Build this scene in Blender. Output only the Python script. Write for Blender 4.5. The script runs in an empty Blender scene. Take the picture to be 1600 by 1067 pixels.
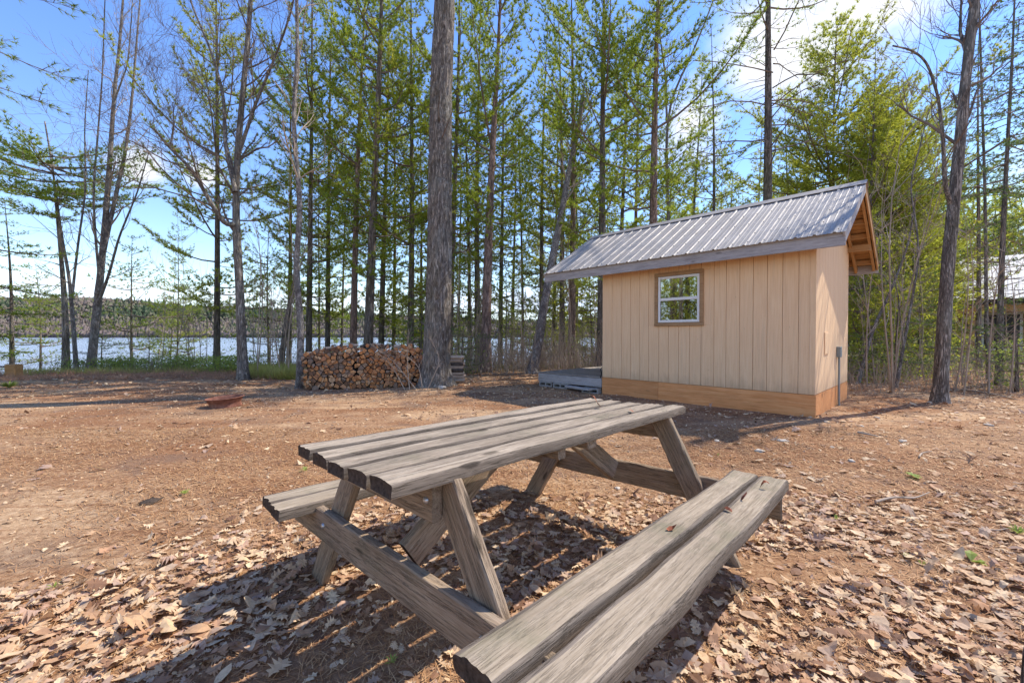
import bpy, math, random
import numpy as np
from mathutils import Vector, Matrix, Euler
R = math.radians
rng = np.random.default_rng(7)
random.seed(7)
SC = bpy.context.scene
COL = SC.collection

# ------------------------------------------------------------------ camera
cam_d = bpy.data.cameras.new('camera')
cam = bpy.data.objects.new('camera', cam_d)
COL.objects.link(cam)
cam_d.sensor_width = 36
cam_d.lens = 36 * 653.4 / 1600
cam_d.clip_start = .05
cam_d.clip_end = 6000
cam.location = (0, 0, 1.19)
cam.rotation_euler = (R(90) - .0145, 0, 0)
SC.camera = cam

# ------------------------------------------------------------------ light
SUN_AZ, SUN_EL = math.atan2(.876, 1.93), R(50)
sd = Vector((math.cos(SUN_EL) * math.cos(SUN_AZ), math.cos(SUN_EL) * math.sin(SUN_AZ), math.sin(SUN_EL)))
W = bpy.data.worlds.new('World')
SC.world = W
W.use_nodes = True
wn, wl = W.node_tree.nodes, W.node_tree.links
wn.clear()
sky = wn.new('ShaderNodeTexSky')
sky.sky_type = 'NISHITA'
sky.sun_disc = False
sky.sun_elevation = SUN_EL
sky.sun_rotation = R(90) - SUN_AZ
sky.air_density = 1.2
sky.dust_density = .0
sky.ozone_density = 3.0
hs = wn.new('ShaderNodeHueSaturation')
hs.inputs['Saturation'].default_value = 1.24
hs.inputs['Hue'].default_value = .517
hs.inputs['Value'].default_value = 1.0
wl.new(sky.outputs[0], hs.inputs['Color'])
tc = wn.new('ShaderNodeTexCoord')
def wmath(op, a, b=None, c=None):
    n = wn.new('ShaderNodeMath'); n.operation = op
    for i, v in enumerate((a, b, c)):
        if v is None: continue
        if isinstance(v, (int, float)): n.inputs[i].default_value = v
        else: wl.new(v, n.inputs[i])
    return n.outputs[0]
nz = wn.new('ShaderNodeTexNoise')
nz.inputs['Scale'].default_value = 5.5
nz.inputs['Detail'].default_value = 7
nz.inputs['Roughness'].default_value = .6
mp = wn.new('ShaderNodeMapping')
mp.inputs['Scale'].default_value = (1, 1, 1.7)
wl.new(tc.outputs['Generated'], mp.inputs['Vector'])
wl.new(mp.outputs[0], nz.inputs['Vector'])
cl = None
# clouds standing at their own directions in the sky (direction, angular size)
for d, s in (((.66, 1, .68), .15), ((.84, 1, .82), .14), ((-.88, 1, .40), .05), ((-.73, 1, .38), .045),
             ((1.7, 1, .5), .2), ((-.2, -1, .5), .4), ((1.2, -.8, .7), .35), ((-1.4, -.4, .6), .3), ((.1, 1, 1.6), .3),
             ((.42, 1, .50), .10)):
    dd = Vector(d).normalized()
    vd = wn.new('ShaderNodeVectorMath'); vd.operation = 'DISTANCE'
    wl.new(tc.outputs['Generated'], vd.inputs[0]); vd.inputs[1].default_value = dd
    m = wmath('DIVIDE', vd.outputs['Value'], s)
    m = wmath('SUBTRACT', 1.0, m)
    m = wmath('MULTIPLY', m, 1.1)
    m = wmath('MAXIMUM', m, -1.1)
    cl = m if cl is None else wmath('MAXIMUM', cl, m)
n2 = wmath('SUBTRACT', nz.outputs['Fac'], .5)
n2 = wmath('MULTIPLY', n2, 1.8)
cl = wmath('ADD', cl, n2)
mr = wn.new('ShaderNodeMapRange'); mr.interpolation_type = 'SMOOTHSTEP'
mr.inputs['From Min'].default_value = .02
mr.inputs['From Max'].default_value = .9
wl.new(cl, mr.inputs['Value'])
mx = wn.new('ShaderNodeMix'); mx.data_type = 'RGBA'
wl.new(mr.outputs[0], mx.inputs['Factor'])
gm = wn.new('ShaderNodeGamma'); gm.inputs[1].default_value = .9     # the photograph's sky is an even blue
wl.new(hs.outputs[0], gm.inputs[0])
mn = wn.new('ShaderNodeVectorMath'); mn.operation = 'MINIMUM'
wl.new(gm.outputs[0], mn.inputs[0]); mn.inputs[1].default_value = (3.8, 4.5, 5.7)
wl.new(mn.outputs[0], mx.inputs['A'])
mx.inputs['B'].default_value = (3.3, 3.4, 3.6, 1)
bg = wn.new('ShaderNodeBackground')
bg.inputs['Strength'].default_value = .15
wl.new(mx.outputs['Result'], bg.inputs['Color'])
wo = wn.new('ShaderNodeOutputWorld')
wl.new(bg.outputs[0], wo.inputs[0])
sun_d = bpy.data.lights.new('sun', 'SUN')
sun_d.energy = 2.9
sun_d.angle = R(.5)
sun_d.color = (1, .93, .82)
sun = bpy.data.objects.new('sun', sun_d)
COL.objects.link(sun)
sun.rotation_euler = sd.to_track_quat('Z', 'Y').to_euler()
vs = SC.view_settings
vs.view_transform = 'Standard'
vs.look = 'None'
vs.gamma = 1
vs.use_curve_mapping = False
vs.exposure = 1.2
SC.cycles.max_bounces = 6
SC.cycles.diffuse_bounces = 4
SC.cycles.glossy_bounces = 2
SC.cycles.transmission_bounces = 3
SC.cycles.transparent_max_bounces = 6
SC.cycles.caustics_reflective = False
SC.cycles.caustics_refractive = False

# ------------------------------------------------------------------ mesh helpers
class MB:
    """collects arrays of vertices and faces, then links them as ONE mesh"""
    def __init__(s): s.v = []; s.f = {}; s.n = 0
    def add(s, v, f, mat=0):
        v = np.asarray(v, float).reshape(-1, 3); f = np.asarray(f, int)
        s.f.setdefault((f.shape[1], mat), []).append(f + s.n)
        s.v.append(v); s.n += len(v)
    def mesh(s, name, mats, smooth=False):
        me = bpy.data.meshes.new(name)
        V = np.concatenate(s.v) if s.v else np.zeros((0, 3))
        me.vertices.add(len(V)); me.vertices.foreach_set('co', V.astype(np.float32).ravel())
        loops, tot, mi = [], [], []
        for (k, m), fl in s.f.items():
            F = np.concatenate(fl)
            loops.append(F.ravel()); tot.append(np.full(len(F), k)); mi.append(np.full(len(F), m))
        loops = np.concatenate(loops); tot = np.concatenate(tot); mi = np.concatenate(mi)
        start = np.concatenate([[0], np.cumsum(tot)[:-1]])
        me.loops.add(len(loops)); me.loops.foreach_set('vertex_index', loops.astype(np.int32))
        me.polygons.add(len(tot)); me.polygons.foreach_set('loop_start', start.astype(np.int32))
        me.polygons.foreach_set('material_index', mi.astype(np.int32))
        me.polygons.foreach_set('use_smooth', np.full(len(tot), smooth))
        me.update(calc_edges=True)
        for m in (mats if isinstance(mats, (list, tuple)) else [mats]): me.materials.append(m)
        return me
    def build(s, name, mats, parent=None, smooth=False, M=None):
        return put(name, s.mesh(name, mats, smooth), parent, M)
    def box(s, x0, x1, y0, y1, z0, z1, mat=0):
        v = [(x, y, z) for x in (x0, x1) for y in (y0, y1) for z in (z0, z1)]
        s.add(v, [(0, 1, 3, 2), (4, 6, 7, 5), (0, 4, 5, 1), (2, 3, 7, 6), (0, 2, 6, 4), (1, 5, 7, 3)], mat)
    def tube(s, P, rad, sides=6, mat=0, cap=False, rough=0, rs=None):
        P = np.asarray(P, float); n = len(P); rad = np.asarray(rad, float)
        T = np.gradient(P, axis=0); T /= np.linalg.norm(T, axis=1, keepdims=True) + 1e-9
        ref = np.array([0, 0, 1.]) if abs(T[:, 2]).mean() < .75 else np.array([1., 0, 0])
        A = np.cross(T, ref); A /= np.linalg.norm(A, axis=1, keepdims=True) + 1e-9
        B = np.cross(T, A)
        an = np.arange(sides) * 2 * np.pi / sides
        r = rad[:, None] * np.ones((1, sides))
        if rough: r = r * (1 + rough * (rs or rng).normal(size=r.shape))
        V = P[:, None] + r[..., None] * (np.cos(an)[None, :, None] * A[:, None] + np.sin(an)[None, :, None] * B[:, None])
        i = np.arange(n - 1)[:, None] * sides; j = np.arange(sides)[None]; k = (j + 1) % sides
        F = np.stack([i + j, i + k, i + sides + k, i + sides + j], -1).reshape(-1, 4)
        s.add(V.reshape(-1, 3), F, mat)
        if cap:
            for b, c in ((0, P[0]), (n - 1, P[-1])):
                ring = V[b]; f = [(q, (q + 1) % sides, sides) if b else ((q + 1) % sides, q, sides) for q in range(sides)]
                s.add(np.vstack([ring, c]), f, mat)

def put(name, me, parent=None, M=None):
    o = bpy.data.objects.new(name, me)
    COL.objects.link(o)
    if parent is not None: o.parent = parent
    if M is not None: o.matrix_local = M
    return o
def thing(name, label, cat, M=None, group=None, loc=None, rz=0):
    o = bpy.data.objects.new(name, None); COL.objects.link(o)
    o.empty_display_size = .2
    if M is not None: o.matrix_world = M
    elif loc is not None: o.location = loc; o.rotation_euler = (0, 0, rz)
    return tag(o, label, cat, group)
def tag(o, label=None, cat=None, group=None, kind=None):
    if label: o['label'] = label
    if cat: o['category'] = cat
    if group: o['group'] = group
    if kind: o['kind'] = kind
    return o
def unit(v): v = np.asarray(v, float); return v / (np.linalg.norm(v) + 1e-9)
def smooth(t): t = np.clip(t, 0, 1); return t * t * (3 - 2 * t)
def vnoise(x, y, seed=0):
    """cheap smooth value noise, vectorised"""
    x = np.asarray(x, float); y = np.asarray(y, float)
    xi = np.floor(x).astype(int); yi = np.floor(y).astype(int)
    def h(a, b):
        n = (a * 374761393 + b * 668265263 + seed * 974634777) & 0x7fffffff
        n = ((n ^ (n >> 13)) * 1274126177) & 0x7fffffff
        return ((n ^ (n >> 16)) & 0xffff) / 65535.
    fx = smooth(x - xi); fy = smooth(y - yi)
    return (h(xi, yi) * (1 - fx) + h(xi + 1, yi) * fx) * (1 - fy) + (h(xi, yi + 1) * (1 - fx) + h(xi + 1, yi + 1) * fx) * fy
# a point of the place from where it is seen in the survey photograph: at depth Y, or on the ground
F_, PIT = 653.4, .0145
def ray(x, y):
    X = (x - 800) / F_; Z = -(y - 533.5) / F_
    return np.array([X, math.cos(PIT) + Z * math.sin(PIT), -math.sin(PIT) + Z * math.cos(PIT)])
def P3(x, y, Y): d = ray(x, y); return d * Y / d[1] + np.array([0, 0, 1.19])
def G3(x, y, z=0.): d = ray(x, y); t = (z - 1.19) / d[2]; return d * t + np.array([0, 0, 1.19])

# ------------------------------------------------------------------ materials
class NT:
    def __init__(s, name):
        s.m = bpy.data.materials.new(name); s.m.use_nodes = True
        s.n, s.l = s.m.node_tree.nodes, s.m.node_tree.links
        s.b = s.n['Principled BSDF']; s.out = s.n['Material Output']
        s.tc = s.n.new('ShaderNodeTexCoord')
    def obj(s, scale=(1, 1, 1), rnd=True, rot=(0, 0, 0)):
        mp = s.n.new('ShaderNodeMapping'); mp.inputs['Scale'].default_value = scale; mp.inputs['Rotation'].default_value = rot
        s.l.new(s.tc.outputs['Object'], mp.inputs[0])
        if rnd:
            oi = s.n.new('ShaderNodeObjectInfo')
            c = s.n.new('ShaderNodeCombineXYZ')
            for i, k in enumerate((37., 19., 53.)): s.l.new(s.math('MULTIPLY', oi.outputs['Random'], k), c.inputs[i])
            s.l.new(c.outputs[0], mp.inputs['Location'])
        return mp.outputs[0]
    def link(s, v, inp):
        if isinstance(v, (int, float)): inp.default_value = v
        elif isinstance(v, tuple): inp.default_value = v if len(v) == 4 or inp.type == 'VECTOR' else (*v, 1)
        else: s.l.new(v, inp)
    def math(s, op, a, b=0.):
        n = s.n.new('ShaderNodeMath'); n.operation = op; s.link(a, n.inputs[0]); s.link(b, n.inputs[1]); return n.outputs[0]
    def noise(s, vec, scale=5, detail=4, rough=.55, dist=0):
        n = s.n.new('ShaderNodeTexNoise'); s.l.new(vec, n.inputs['Vector'])
        n.inputs['Scale'].default_value = scale; n.inputs['Detail'].default_value = detail
        n.inputs['Roughness'].default_value = rough; n.inputs['Distortion'].default_value = dist
        return n.outputs['Fac']
    def voro(s, vec, scale=5, feat='F1', out='Distance', rnd=1):
        n = s.n.new('ShaderNodeTexVoronoi'); s.l.new(vec, n.inputs['Vector']); n.feature = feat
        n.inputs['Scale'].default_value = scale; n.inputs['Randomness'].default_value = rnd
        return n.outputs[out]
    def ramp(s, fac, stops):
        n = s.n.new('ShaderNodeValToRGB'); s.l.new(fac, n.inputs[0]); e = n.color_ramp.elements
        while len(e) < len(stops): e.new(.5)
        for i, (p, c) in enumerate(stops): e[i].position = p; e[i].color = (*c, 1)
        return n.outputs[0]
    def mix(s, f, a, b, mode='MIX'):
        n = s.n.new('ShaderNodeMix'); n.data_type = 'RGBA'; n.blend_type = mode
        s.link(f, n.inputs['Factor']); s.link(a, n.inputs['A']); s.link(b, n.inputs['B']); return n.outputs['Result']
    def rng(s, v, a, b, c=0, d=1):
        n = s.n.new('ShaderNodeMapRange'); s.l.new(v, n.inputs[0])
        for i, k in enumerate((a, b, c, d)): n.inputs[i + 1].default_value = k
        return n.outputs[0]
    def island(s): return s.n.new('ShaderNodeNewGeometry').outputs['Random Per Island']
    def orand(s): return s.n.new('ShaderNodeObjectInfo').outputs['Random']
    def bump(s, h, strength=.5, dist=.01):
        n = s.n.new('ShaderNodeBump'); n.inputs['Strength'].default_value = strength; n.inputs['Distance'].default_value = dist
        s.l.new(h, n.inputs['Height']); s.l.new(n.outputs[0], s.b.inputs['Normal'])
    def fin(s, color, rough=.8, spec=.3, metal=0):
        s.link(color, s.b.inputs['Base Color']); s.link(rough, s.b.inputs['Roughness'])
        s.b.inputs['Specular IOR Level'].default_value = spec; s.b.inputs['Metallic'].default_value = metal
        return s.m
    def translucent(s, color, amount=.4):
        t = s.n.new('ShaderNodeBsdfTranslucent'); s.link(color, t.inputs[0])
        m = s.n.new('ShaderNodeMixShader'); m.inputs[0].default_value = amount
        s.l.new(s.b.outputs[0], m.inputs[1]); s.l.new(t.outputs[0], m.inputs[2]); s.l.new(m.outputs[0], s.out.inputs[0])

def wood(name, light, mid, dark, gscale=1., streak=.5, bumps=.5, rough=.85, cracks=.6, moss=0):
    t = NT(name)
    v = t.obj((3.2 * gscale, 60 * gscale, 60 * gscale))
    g1 = t.noise(v, 1, 7, .68, .25)
    v2 = t.obj((16 * gscale, 260 * gscale, 260 * gscale)); g2 = t.noise(v2, 1, 3, .6)
    v3 = t.obj((3, 5, 5)); blot = t.noise(v3, 1, 4, .6)
    g = t.math('ADD', t.math('MULTIPLY', g1, .58), t.math('MULTIPLY', g2, .42))
    c = t.ramp(g, [(.30, dark), (.46, mid), (.62, light)])
    c = t.mix(t.rng(blot, .35, .7, 0, streak), c, tuple(k * .62 for k in mid), 'MIX')
    v4 = t.obj((1.6 * gscale, 38 * gscale, 38 * gscale)); ck = t.noise(v4, 1, 8, .72, .4)
    ckm = t.rng(t.math('ABSOLUTE', t.math('SUBTRACT', ck, .5)), .0, .018, cracks, 0)
    c = t.mix(ckm, c, tuple(k * .25 for k in dark))
    kv = t.obj((2.6 * gscale, 9 * gscale, 9 * gscale)); kd = t.math('ADD', t.voro(kv, 1), t.math('MULTIPLY', t.noise(kv, 6, 3), .12))
    c = t.mix(t.rng(kd, .13, .19, .75, 0), c, tuple(k * .45 for k in dark)); c = t.mix(t.rng(t.math('ABSOLUTE', t.math('SUBTRACT', kd, .24)), 0, .04, .35, 0), c, tuple(k * .8 for k in mid))
    if moss:
        mo = t.noise(t.obj((4, 4, 4)), 1, 5, .7)
        c = t.mix(t.rng(mo, .52, .68, 0, moss), c, (.14, .15, .08))
    c = t.mix(t.math('MULTIPLY', t.orand(), .22), c, (.12, .09, .06))
    h = t.math('SUBTRACT', g, t.math('MULTIPLY', ckm, .6))
    t.bump(h, bumps, .006)
    return t.fin(c, rough, .2)
def plain(name, col, rough=.6, spec=.4, metal=0, var=.1, nscale=8, bump=0):
    t = NT(name); n = t.noise(t.obj(), nscale, 5, .6)
    c = t.mix(t.rng(n, .3, .7), tuple(k * (1 - var) for k in col), tuple(min(1, k * (1 + var)) for k in col))
    if bump: t.bump(n, bump, .005)
    return t.fin(c, rough, spec, metal)

M = {}
M['tabletop'] = wood('weathered_tabletop', (.54, .445, .34), (.38, .30, .22), (.15, .115, .08), 1, .75, .9, cracks=.35, moss=.25)
M['bench'] = wood('weathered_bench', (.53, .43, .32), (.38, .30, .21), (.17, .13, .09), .9, .75, .8, cracks=.25, moss=.35)
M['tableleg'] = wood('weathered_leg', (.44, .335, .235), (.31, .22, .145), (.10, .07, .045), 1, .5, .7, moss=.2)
M['plankside_shade'] = wood('plank_side_gap_shade', (.26, .21, .165), (.17, .135, .105), (.06, .045, .035), 1, .5, .7)  # grimy sides, coloured darker still to paint in the shade between planks
M['endgrain'] = plain('rotten_end_grain', (.075, .055, .042), .95, .1, var=.5, nscale=60, bump=.8)
M['fascia'] = wood('grey_fascia', (.58, .55, .53), (.43, .40, .39), (.20, .18, .17), .6, .4, .3, cracks=.4)
M['orange'] = wood('orange_lumber', (.60, .37, .17), (.50, .27, .11), (.26, .12, .045), .5, .3, .3, cracks=.2)
M['ply'] = wood('plywood_skirt', (.88, .44, .19), (.80, .34, .125), (.52, .20, .06), .3, .3, .2, cracks=.15)
M['trim'] = wood('brown_trim', (.56, .36, .19), (.44, .26, .13), (.22, .12, .06), .6, .4, .3, cracks=.3)
M['deck'] = wood('deck_boards', (.42, .38, .33), (.33, .28, .24), (.18, .15, .12), .8, .4, .4)
def siding_mat():
    t = NT('tan_siding')
    v = t.obj((60, 60, 2.2)); g = t.noise(v, 1, 5, .6, .3); b = t.noise(t.obj((2, 2, 1.2)), 1, 5, .6)
    c = t.ramp(g, [(.3, (.78, .51, .29)), (.55, (.88, .61, .36)), (.75, (.90, .66, .42))])
    c = t.mix(t.rng(b, .3, .75, 0, .35), c, (.74, .48, .28))
    sp = t.noise(t.obj((9, 9, 9)), 3, 3, .6)
    c = t.mix(t.rng(sp, .70, .76, 0, .5), c, (.25, .15, .09))
    sz = t.n.new('ShaderNodeSeparateXYZ'); t.l.new(t.tc.outputs['Object'], sz.inputs[0])
    low = t.rng(t.math('ADD', sz.outputs[2], t.math('MULTIPLY', t.noise(t.obj((5, 5, 2), False), 2, 5, .65), .5)), .50, .78, .45, 0)
    c = t.mix(low, c, (.33, .22, .14))      # mud splashed up from the ground
    st = t.noise(t.obj((14, 14, .5), False), 1, 4, .6); c = t.mix(t.rng(st, .56, .70, 0, .28), c, (.50, .36, .24))
    t.bump(g, .35, .004); return t.fin(c, .75, .25)
M['siding'] = siding_mat()
M['white'] = plain('white_vinyl', (.78, .78, .76), .4, .5, var=.03)
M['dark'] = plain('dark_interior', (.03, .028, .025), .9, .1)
M['concrete'] = plain('concrete_block', (.30, .285, .27), .95, .2, var=.25, nscale=30, bump=.5)
M['greymetal'] = plain('grey_box_metal', (.22, .25, .25), .45, .5, var=.1)
M['galv'] = plain('bolt_zinc', (.5, .5, .5), .4, .6, .8)
M['curtain'] = plain('pale_curtain', (.40, .37, .22), .95, .1, var=.3, nscale=14)
def roof_mat(name, a, b, rusty):
    t = NT(name)
    st = t.noise(t.obj((26, .7, 26)), 1, 6, .68, .4)
    bl = t.noise(t.obj((1.3, 1.3, 1.3)), 1.2, 5, .6)
    c = t.mix(t.rng(st, .35, .68), a, b)
    c = t.mix(t.rng(bl, .4, .72, 0, .55), c, tuple(k * .72 for k in a))
    dr = t.noise(t.obj((40, 1.2, 40)), 1, 4, .7)
    c = t.mix(t.rng(dr, .58, .70, 0, rusty), c, (.20, .13, .11))
    t.bump(st, .12, .003)
    return t.fin(c, t.rng(st, .3, .7, .52, .7), .4, .12)
M['roof'] = roof_mat('grey_steel_roof', (.33, .295, .265), (.43, .395, .355), .6)
M['roof2'] = roof_mat('pale_steel_roof', (.36, .37, .39), (.45, .46, .48), .3)
def glass_mat():
    t = NT('window_glass'); t.fin((.02, .022, .02), .03, .9)
    g = t.n.new('ShaderNodeBsdfGlossy'); g.inputs['Roughness'].default_value = .02; g.inputs[0].default_value = (.9, .95, .9, 1)
    tr = t.n.new('ShaderNodeBsdfTransparent'); tr.inputs[0].default_value = (.75, .8, .75, 1)
    m = t.n.new('ShaderNodeMixShader'); m.inputs[0].default_value = .42
    t.l.new(tr.outputs[0], m.inputs[1]); t.l.new(g.outputs[0], m.inputs[2]); t.l.new(m.outputs[0], t.out.inputs[0])
    return t.m
M['glass'] = glass_mat()
M['darkglass'] = plain('dark_window_glass', (.03, .03, .035), .25, .3)
def bark_mat(name, a, b, c3, sx=14, sz=2.2, lichen=0., moss=0.):
    t = NT(name)
    v = t.obj((sx, sx, sz)); n1 = t.noise(v, 1, 7, .68, .6)
    n3 = t.noise(t.obj((sx * 2.1, sx * 2.1, sz * 1.2)), 1, 6, .7, 1.2)
    crack = t.rng(t.math('ABSOLUTE', t.math('SUBTRACT', n3, .47)), 0, .07, 1, 0)
    c = t.ramp(n1, [(.28, c3), (.48, a), (.68, b)])
    c = t.mix(t.math('MULTIPLY', crack, .75), c, tuple(k * .45 for k in c3))
    bl = t.noise(t.obj((2.2, 2.2, 1.1)), 1, 5, .6)
    if lichen: c = t.mix(t.rng(bl, .52, .66, 0, lichen), c, (.36, .37, .33))
    if moss: c = t.mix(t.rng(t.noise(t.obj((1.4, 1.4, .6)), 1, 4, .6), .5, .7, 0, moss), c, (.14, .16, .05))
    h = t.math('SUBTRACT', n1, t.math('MULTIPLY', crack, .8))
    t.bump(h, .9, .02)
    return t.fin(c, .95, .15)
M['bark_pine'] = bark_mat('pine_bark', (.32, .27, .225), (.47, .42, .36), (.10, .078, .062), 16, 3.0, .3, .15)
M['bark_dark'] = bark_mat('dark_pine_bark', (0.249, 0.203, 0.167), (0.405, 0.333, 0.286), (0.049, 0.042, 0.035), 13, 2.2, .2, .35)
M['bark_red'] = bark_mat('reddish_pine_bark', (0.378, 0.255, 0.199), (0.567, 0.398, 0.322), (0.098, 0.063, 0.049), 13, 2.6, .15)
M['bark_grey'] = bark_mat('grey_hardwood_bark', (0.322, 0.274, 0.234), (0.532, 0.483, 0.419), (0.112, 0.091, 0.077), 15, 2.4, .35, .1)
M['bark_pale'] = bark_mat('pale_smooth_bark', (.32, .28, .25), (.45, .41, .37), (.15, .12, .11), 7, 5, .3)
M['twig'] = plain('twig_bark', (.20, .155, .125), .9, .15, var=.35, nscale=3)
M['twig_pale'] = plain('pale_twig_bark', (.38, .30, .23), .9, .15, var=.3, nscale=3)
def needle_mat(name, dark, mid, light, transl=.35, brown=.06):
    t = NT(name)
    i = t.island(); p = t.noise(t.obj((1, 1, 1)), .8, 3, .6)
    f = t.math('ADD', t.math('MULTIPLY', i, .45), t.math('MULTIPLY', t.rng(p, .3, .7), .55))
    c = t.ramp(f, [(.1, dark), (.5, mid), (.9, light)])
    c = t.mix(t.rng(i, 1 - brown, 1 - brown + .001), c, (.26, .15, .06))
    c = t.mix(t.math('MULTIPLY', t.orand(), .35), c, mid)
    t.fin(c, .6, .3)
    t.translucent(t.mix(.5, c, light), transl); return t.m
M['needle'] = needle_mat('pine_needles', (.08, .125, .02), (.25, .33, .035), (.49, .56, .06), .5)
M['needle_yellow'] = needle_mat('sunny_pine_needles', (.15, .20, .025), (.39, .43, .04), (.62, .62, .08), .5, .07)
M['needle_dark'] = needle_mat('hemlock_needles', (.04, .08, .03), (.11, .18, .05), (.24, .32, .08), .4, .03)
M['green_leaf'] = needle_mat('spring_leaves', (.16, .22, .045), (.30, .38, .07), (.44, .50, .12), .45, .02)
M['brown_brush'] = needle_mat('brown_brush', (.24, .13, .09), (.46, .26, .17), (.62, .42, .28), .3, .1)
M['grass'] = needle_mat('dry_green_grass', (.24, .27, .05), (.46, .48, .11), (.68, .60, .26), .45, .2)
def leaf_mat(name='dead_oak_leaves', orand=False):
    t = NT(name)
    i = t.orand() if orand else t.island()
    c = t.ramp(i, [(0, (.16, .08, .045)), (.12, (.36, .19, .105)), (.3, (.64, .41, .23)), (.48, (.82, .59, .35)), (.62, (.42, .28, .21)),
                   (.78, (.88, .67, .41)), (.9, (.52, .27, .13)), (1, (.60, .41, .30))])
    n = t.noise(t.obj((1, 1, 1)), 60, 3, .6)
    c = t.mix(t.rng(n, .35, .7, 0, .35), c, (.20, .12, .08))
    t.fin(c, .7, .25); t.translucent(c, .18); return t.m
M['leaf'] = leaf_mat(); M['leaf1'] = leaf_mat('dead_leaf', True)
t = NT('russet_leaf'); M['russet'] = t.fin(t.mix(t.orand(), (.30, .085, .03), (.20, .06, .03)), .6, .3)
t = NT('fallen_pine_needles'); M['fallen'] = t.fin(t.ramp(t.island(), [(0, (.20, .09, .04)), (.5, (.40, .20, .085)), (1, (.58, .36, .18))]), .7, .2)
t = NT('stone'); n_ = t.noise(t.obj(), 12, 5, .6)
M['stone'] = t.fin(t.mix(n_, (.42, .36, .29), (.64, .56, .46)), .9, .2)
def rust():
    t = NT('rusty_steel'); n = t.noise(t.obj(), 9, 6, .65)
    c = t.ramp(n, [(.3, (.12, .05, .035)), (.5, (.24, .10, .065)), (.7, (.36, .19, .13))]); t.bump(n, .3, .003)
    return t.fin(c, .85, .25, .15)
M['rust'] = rust()
def ground_mat():
    t = NT('needle_strewn_dirt')
    v = t.obj((1, 1, 1), False)
    big = t.noise(v, .33, 4, .6, .4); mid = t.noise(v, 1.6, 6, .65, .5); fine = t.noise(v, 26, 6, .72); vf = t.noise(v, 120, 4, .7)
    st = t.noise(t.obj((1, 5, 1), False, (0, 0, .25)), 1.1, 6, .65)
    needles = t.ramp(fine, [(.3, (.10, .045, .022)), (.5, (.26, .125, .06)), (.68, (.43, .25, .135))])
    sandy = t.ramp(fine, [(.3, (.26, .155, .085)), (.52, (.47, .30, .17)), (.7, (.60, .43, .27))])
    humus = t.ramp(vf, [(.3, (.085, .052, .036)), (.5, (.19, .115, .075)), (.7, (.34, .22, .15))])
    band = t.noise(t.obj((.35, 1.3, 1), False, (0, 0, .18)), 1.0, 5, .6, .6)
    c = t.mix(t.rng(t.math('ADD', t.math('MULTIPLY', big, .5), t.math('MULTIPLY', band, .5)), .44, .58), needles, sandy)
    c = t.mix(t.rng(st, .52, .64, 0, .7), c, needles)
    c = t.mix(t.rng(mid, .50, .66, 0, .85), c, humus)
    sp = t.voro(v, 55); c = t.mix(t.rng(sp, .08, .13, .4, 0), c, (.55, .42, .31))
    ge = t.n.new('ShaderNodeSeparateXYZ'); t.l.new(t.tc.outputs['Object'], ge.inputs[0])
    fl = t.math('MAXIMUM', t.rng(t.math('ADD', ge.outputs[1], t.math('MULTIPLY', mid, 3)), 14.5, 17), 0)
    forest = t.ramp(fine, [(.3, (.10, .075, .04)), (.5, (.24, .175, .10)), (.7, (.42, .32, .20))])
    forest = t.mix(t.rng(mid, .45, .6, 0, .5), forest, (.13, .16, .05))
    c = t.mix(fl, c, forest)
    h = t.math('ADD', t.math('MULTIPLY', fine, .7), t.math('MULTIPLY', vf, .5))
    t.bump(h, .8, .02)
    return t.fin(c, .95, .12)
M['ground'] = ground_mat()
def water_mat():
    t = NT('lake_water')
    w1 = t.noise(t.obj((.35, 1.6, 1), False), 1.0, 5, .6); w2 = t.noise(t.obj((.02, .12, 1), False), 1, 5, .6)
    t.bump(t.math('ADD', w1, t.math('MULTIPLY', w2, .5)), .8, .22)
    c = t.mix(t.rng(w2, .4, .6), (.20, .22, .27), (.28, .30, .35))
    return t.fin(c, .16, .5)
M['water'] = water_mat()
t = NT('hill_soil'); M['hill'] = t.fin(t.mix(t.noise(t.obj(), .02, 4), (.12, .10, .075), (.17, .13, .11)), .95, .1)
def far_tree_mat():
    t = NT('far_woods'); p = t.noise(t.obj((1, .5, 3), False), .009, 5, .65); i = t.island()
    sz = t.n.new('ShaderNodeSeparateXYZ'); t.l.new(t.tc.outputs['Object'], sz.inputs[0])
    f = t.math('ADD', t.math('ADD', t.rng(p, .30, .70), t.math('MULTIPLY', t.math('SUBTRACT', i, .5), .55)), t.rng(sz.outputs[2], 5, 55, -.25, .3))
    c = t.ramp(f, [(.25, (.20, .155, .135)), (.58, (.175, .145, .115)), (.75, (.14, .14, .085)), (.98, (.06, .085, .045))])
    return t.fin(c, .95, .1)
M['far'] = far_tree_mat()
def endlog(isl=False):
    t = NT('split_firewood_end'); n = t.noise(t.obj((1, 1, 1)), 18, 5, .65)
    r = t.island() if isl else t.orand()
    base = t.ramp(r, [(0, (.10, .065, .045)), (.15, (.30, .15, .08)), (.28, (.62, .25, .09)), (.45, (.74, .36, .15)), (.6, (.45, .18, .08)), (.75, (.76, .46, .25)), (.85, (.33, .24, .18)), (1, (.20, .13, .09))])
    c = t.mix(t.rng(n, .35, .72, 0, .6), base, (.14, .075, .045)); t.bump(n, .5, .01)
    return t.fin(c, .85, .2)
M['log'] = endlog(); M['log2'] = endlog(True)
M['logbark'] = plain('firewood_bark', (.13, .10, .08), .95, .1, var=.5, nscale=12, bump=.5)
M['logpale'] = plain('split_firewood_side', (.56, .42, .31), .85, .2, var=.25, nscale=9, bump=.3)

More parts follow.
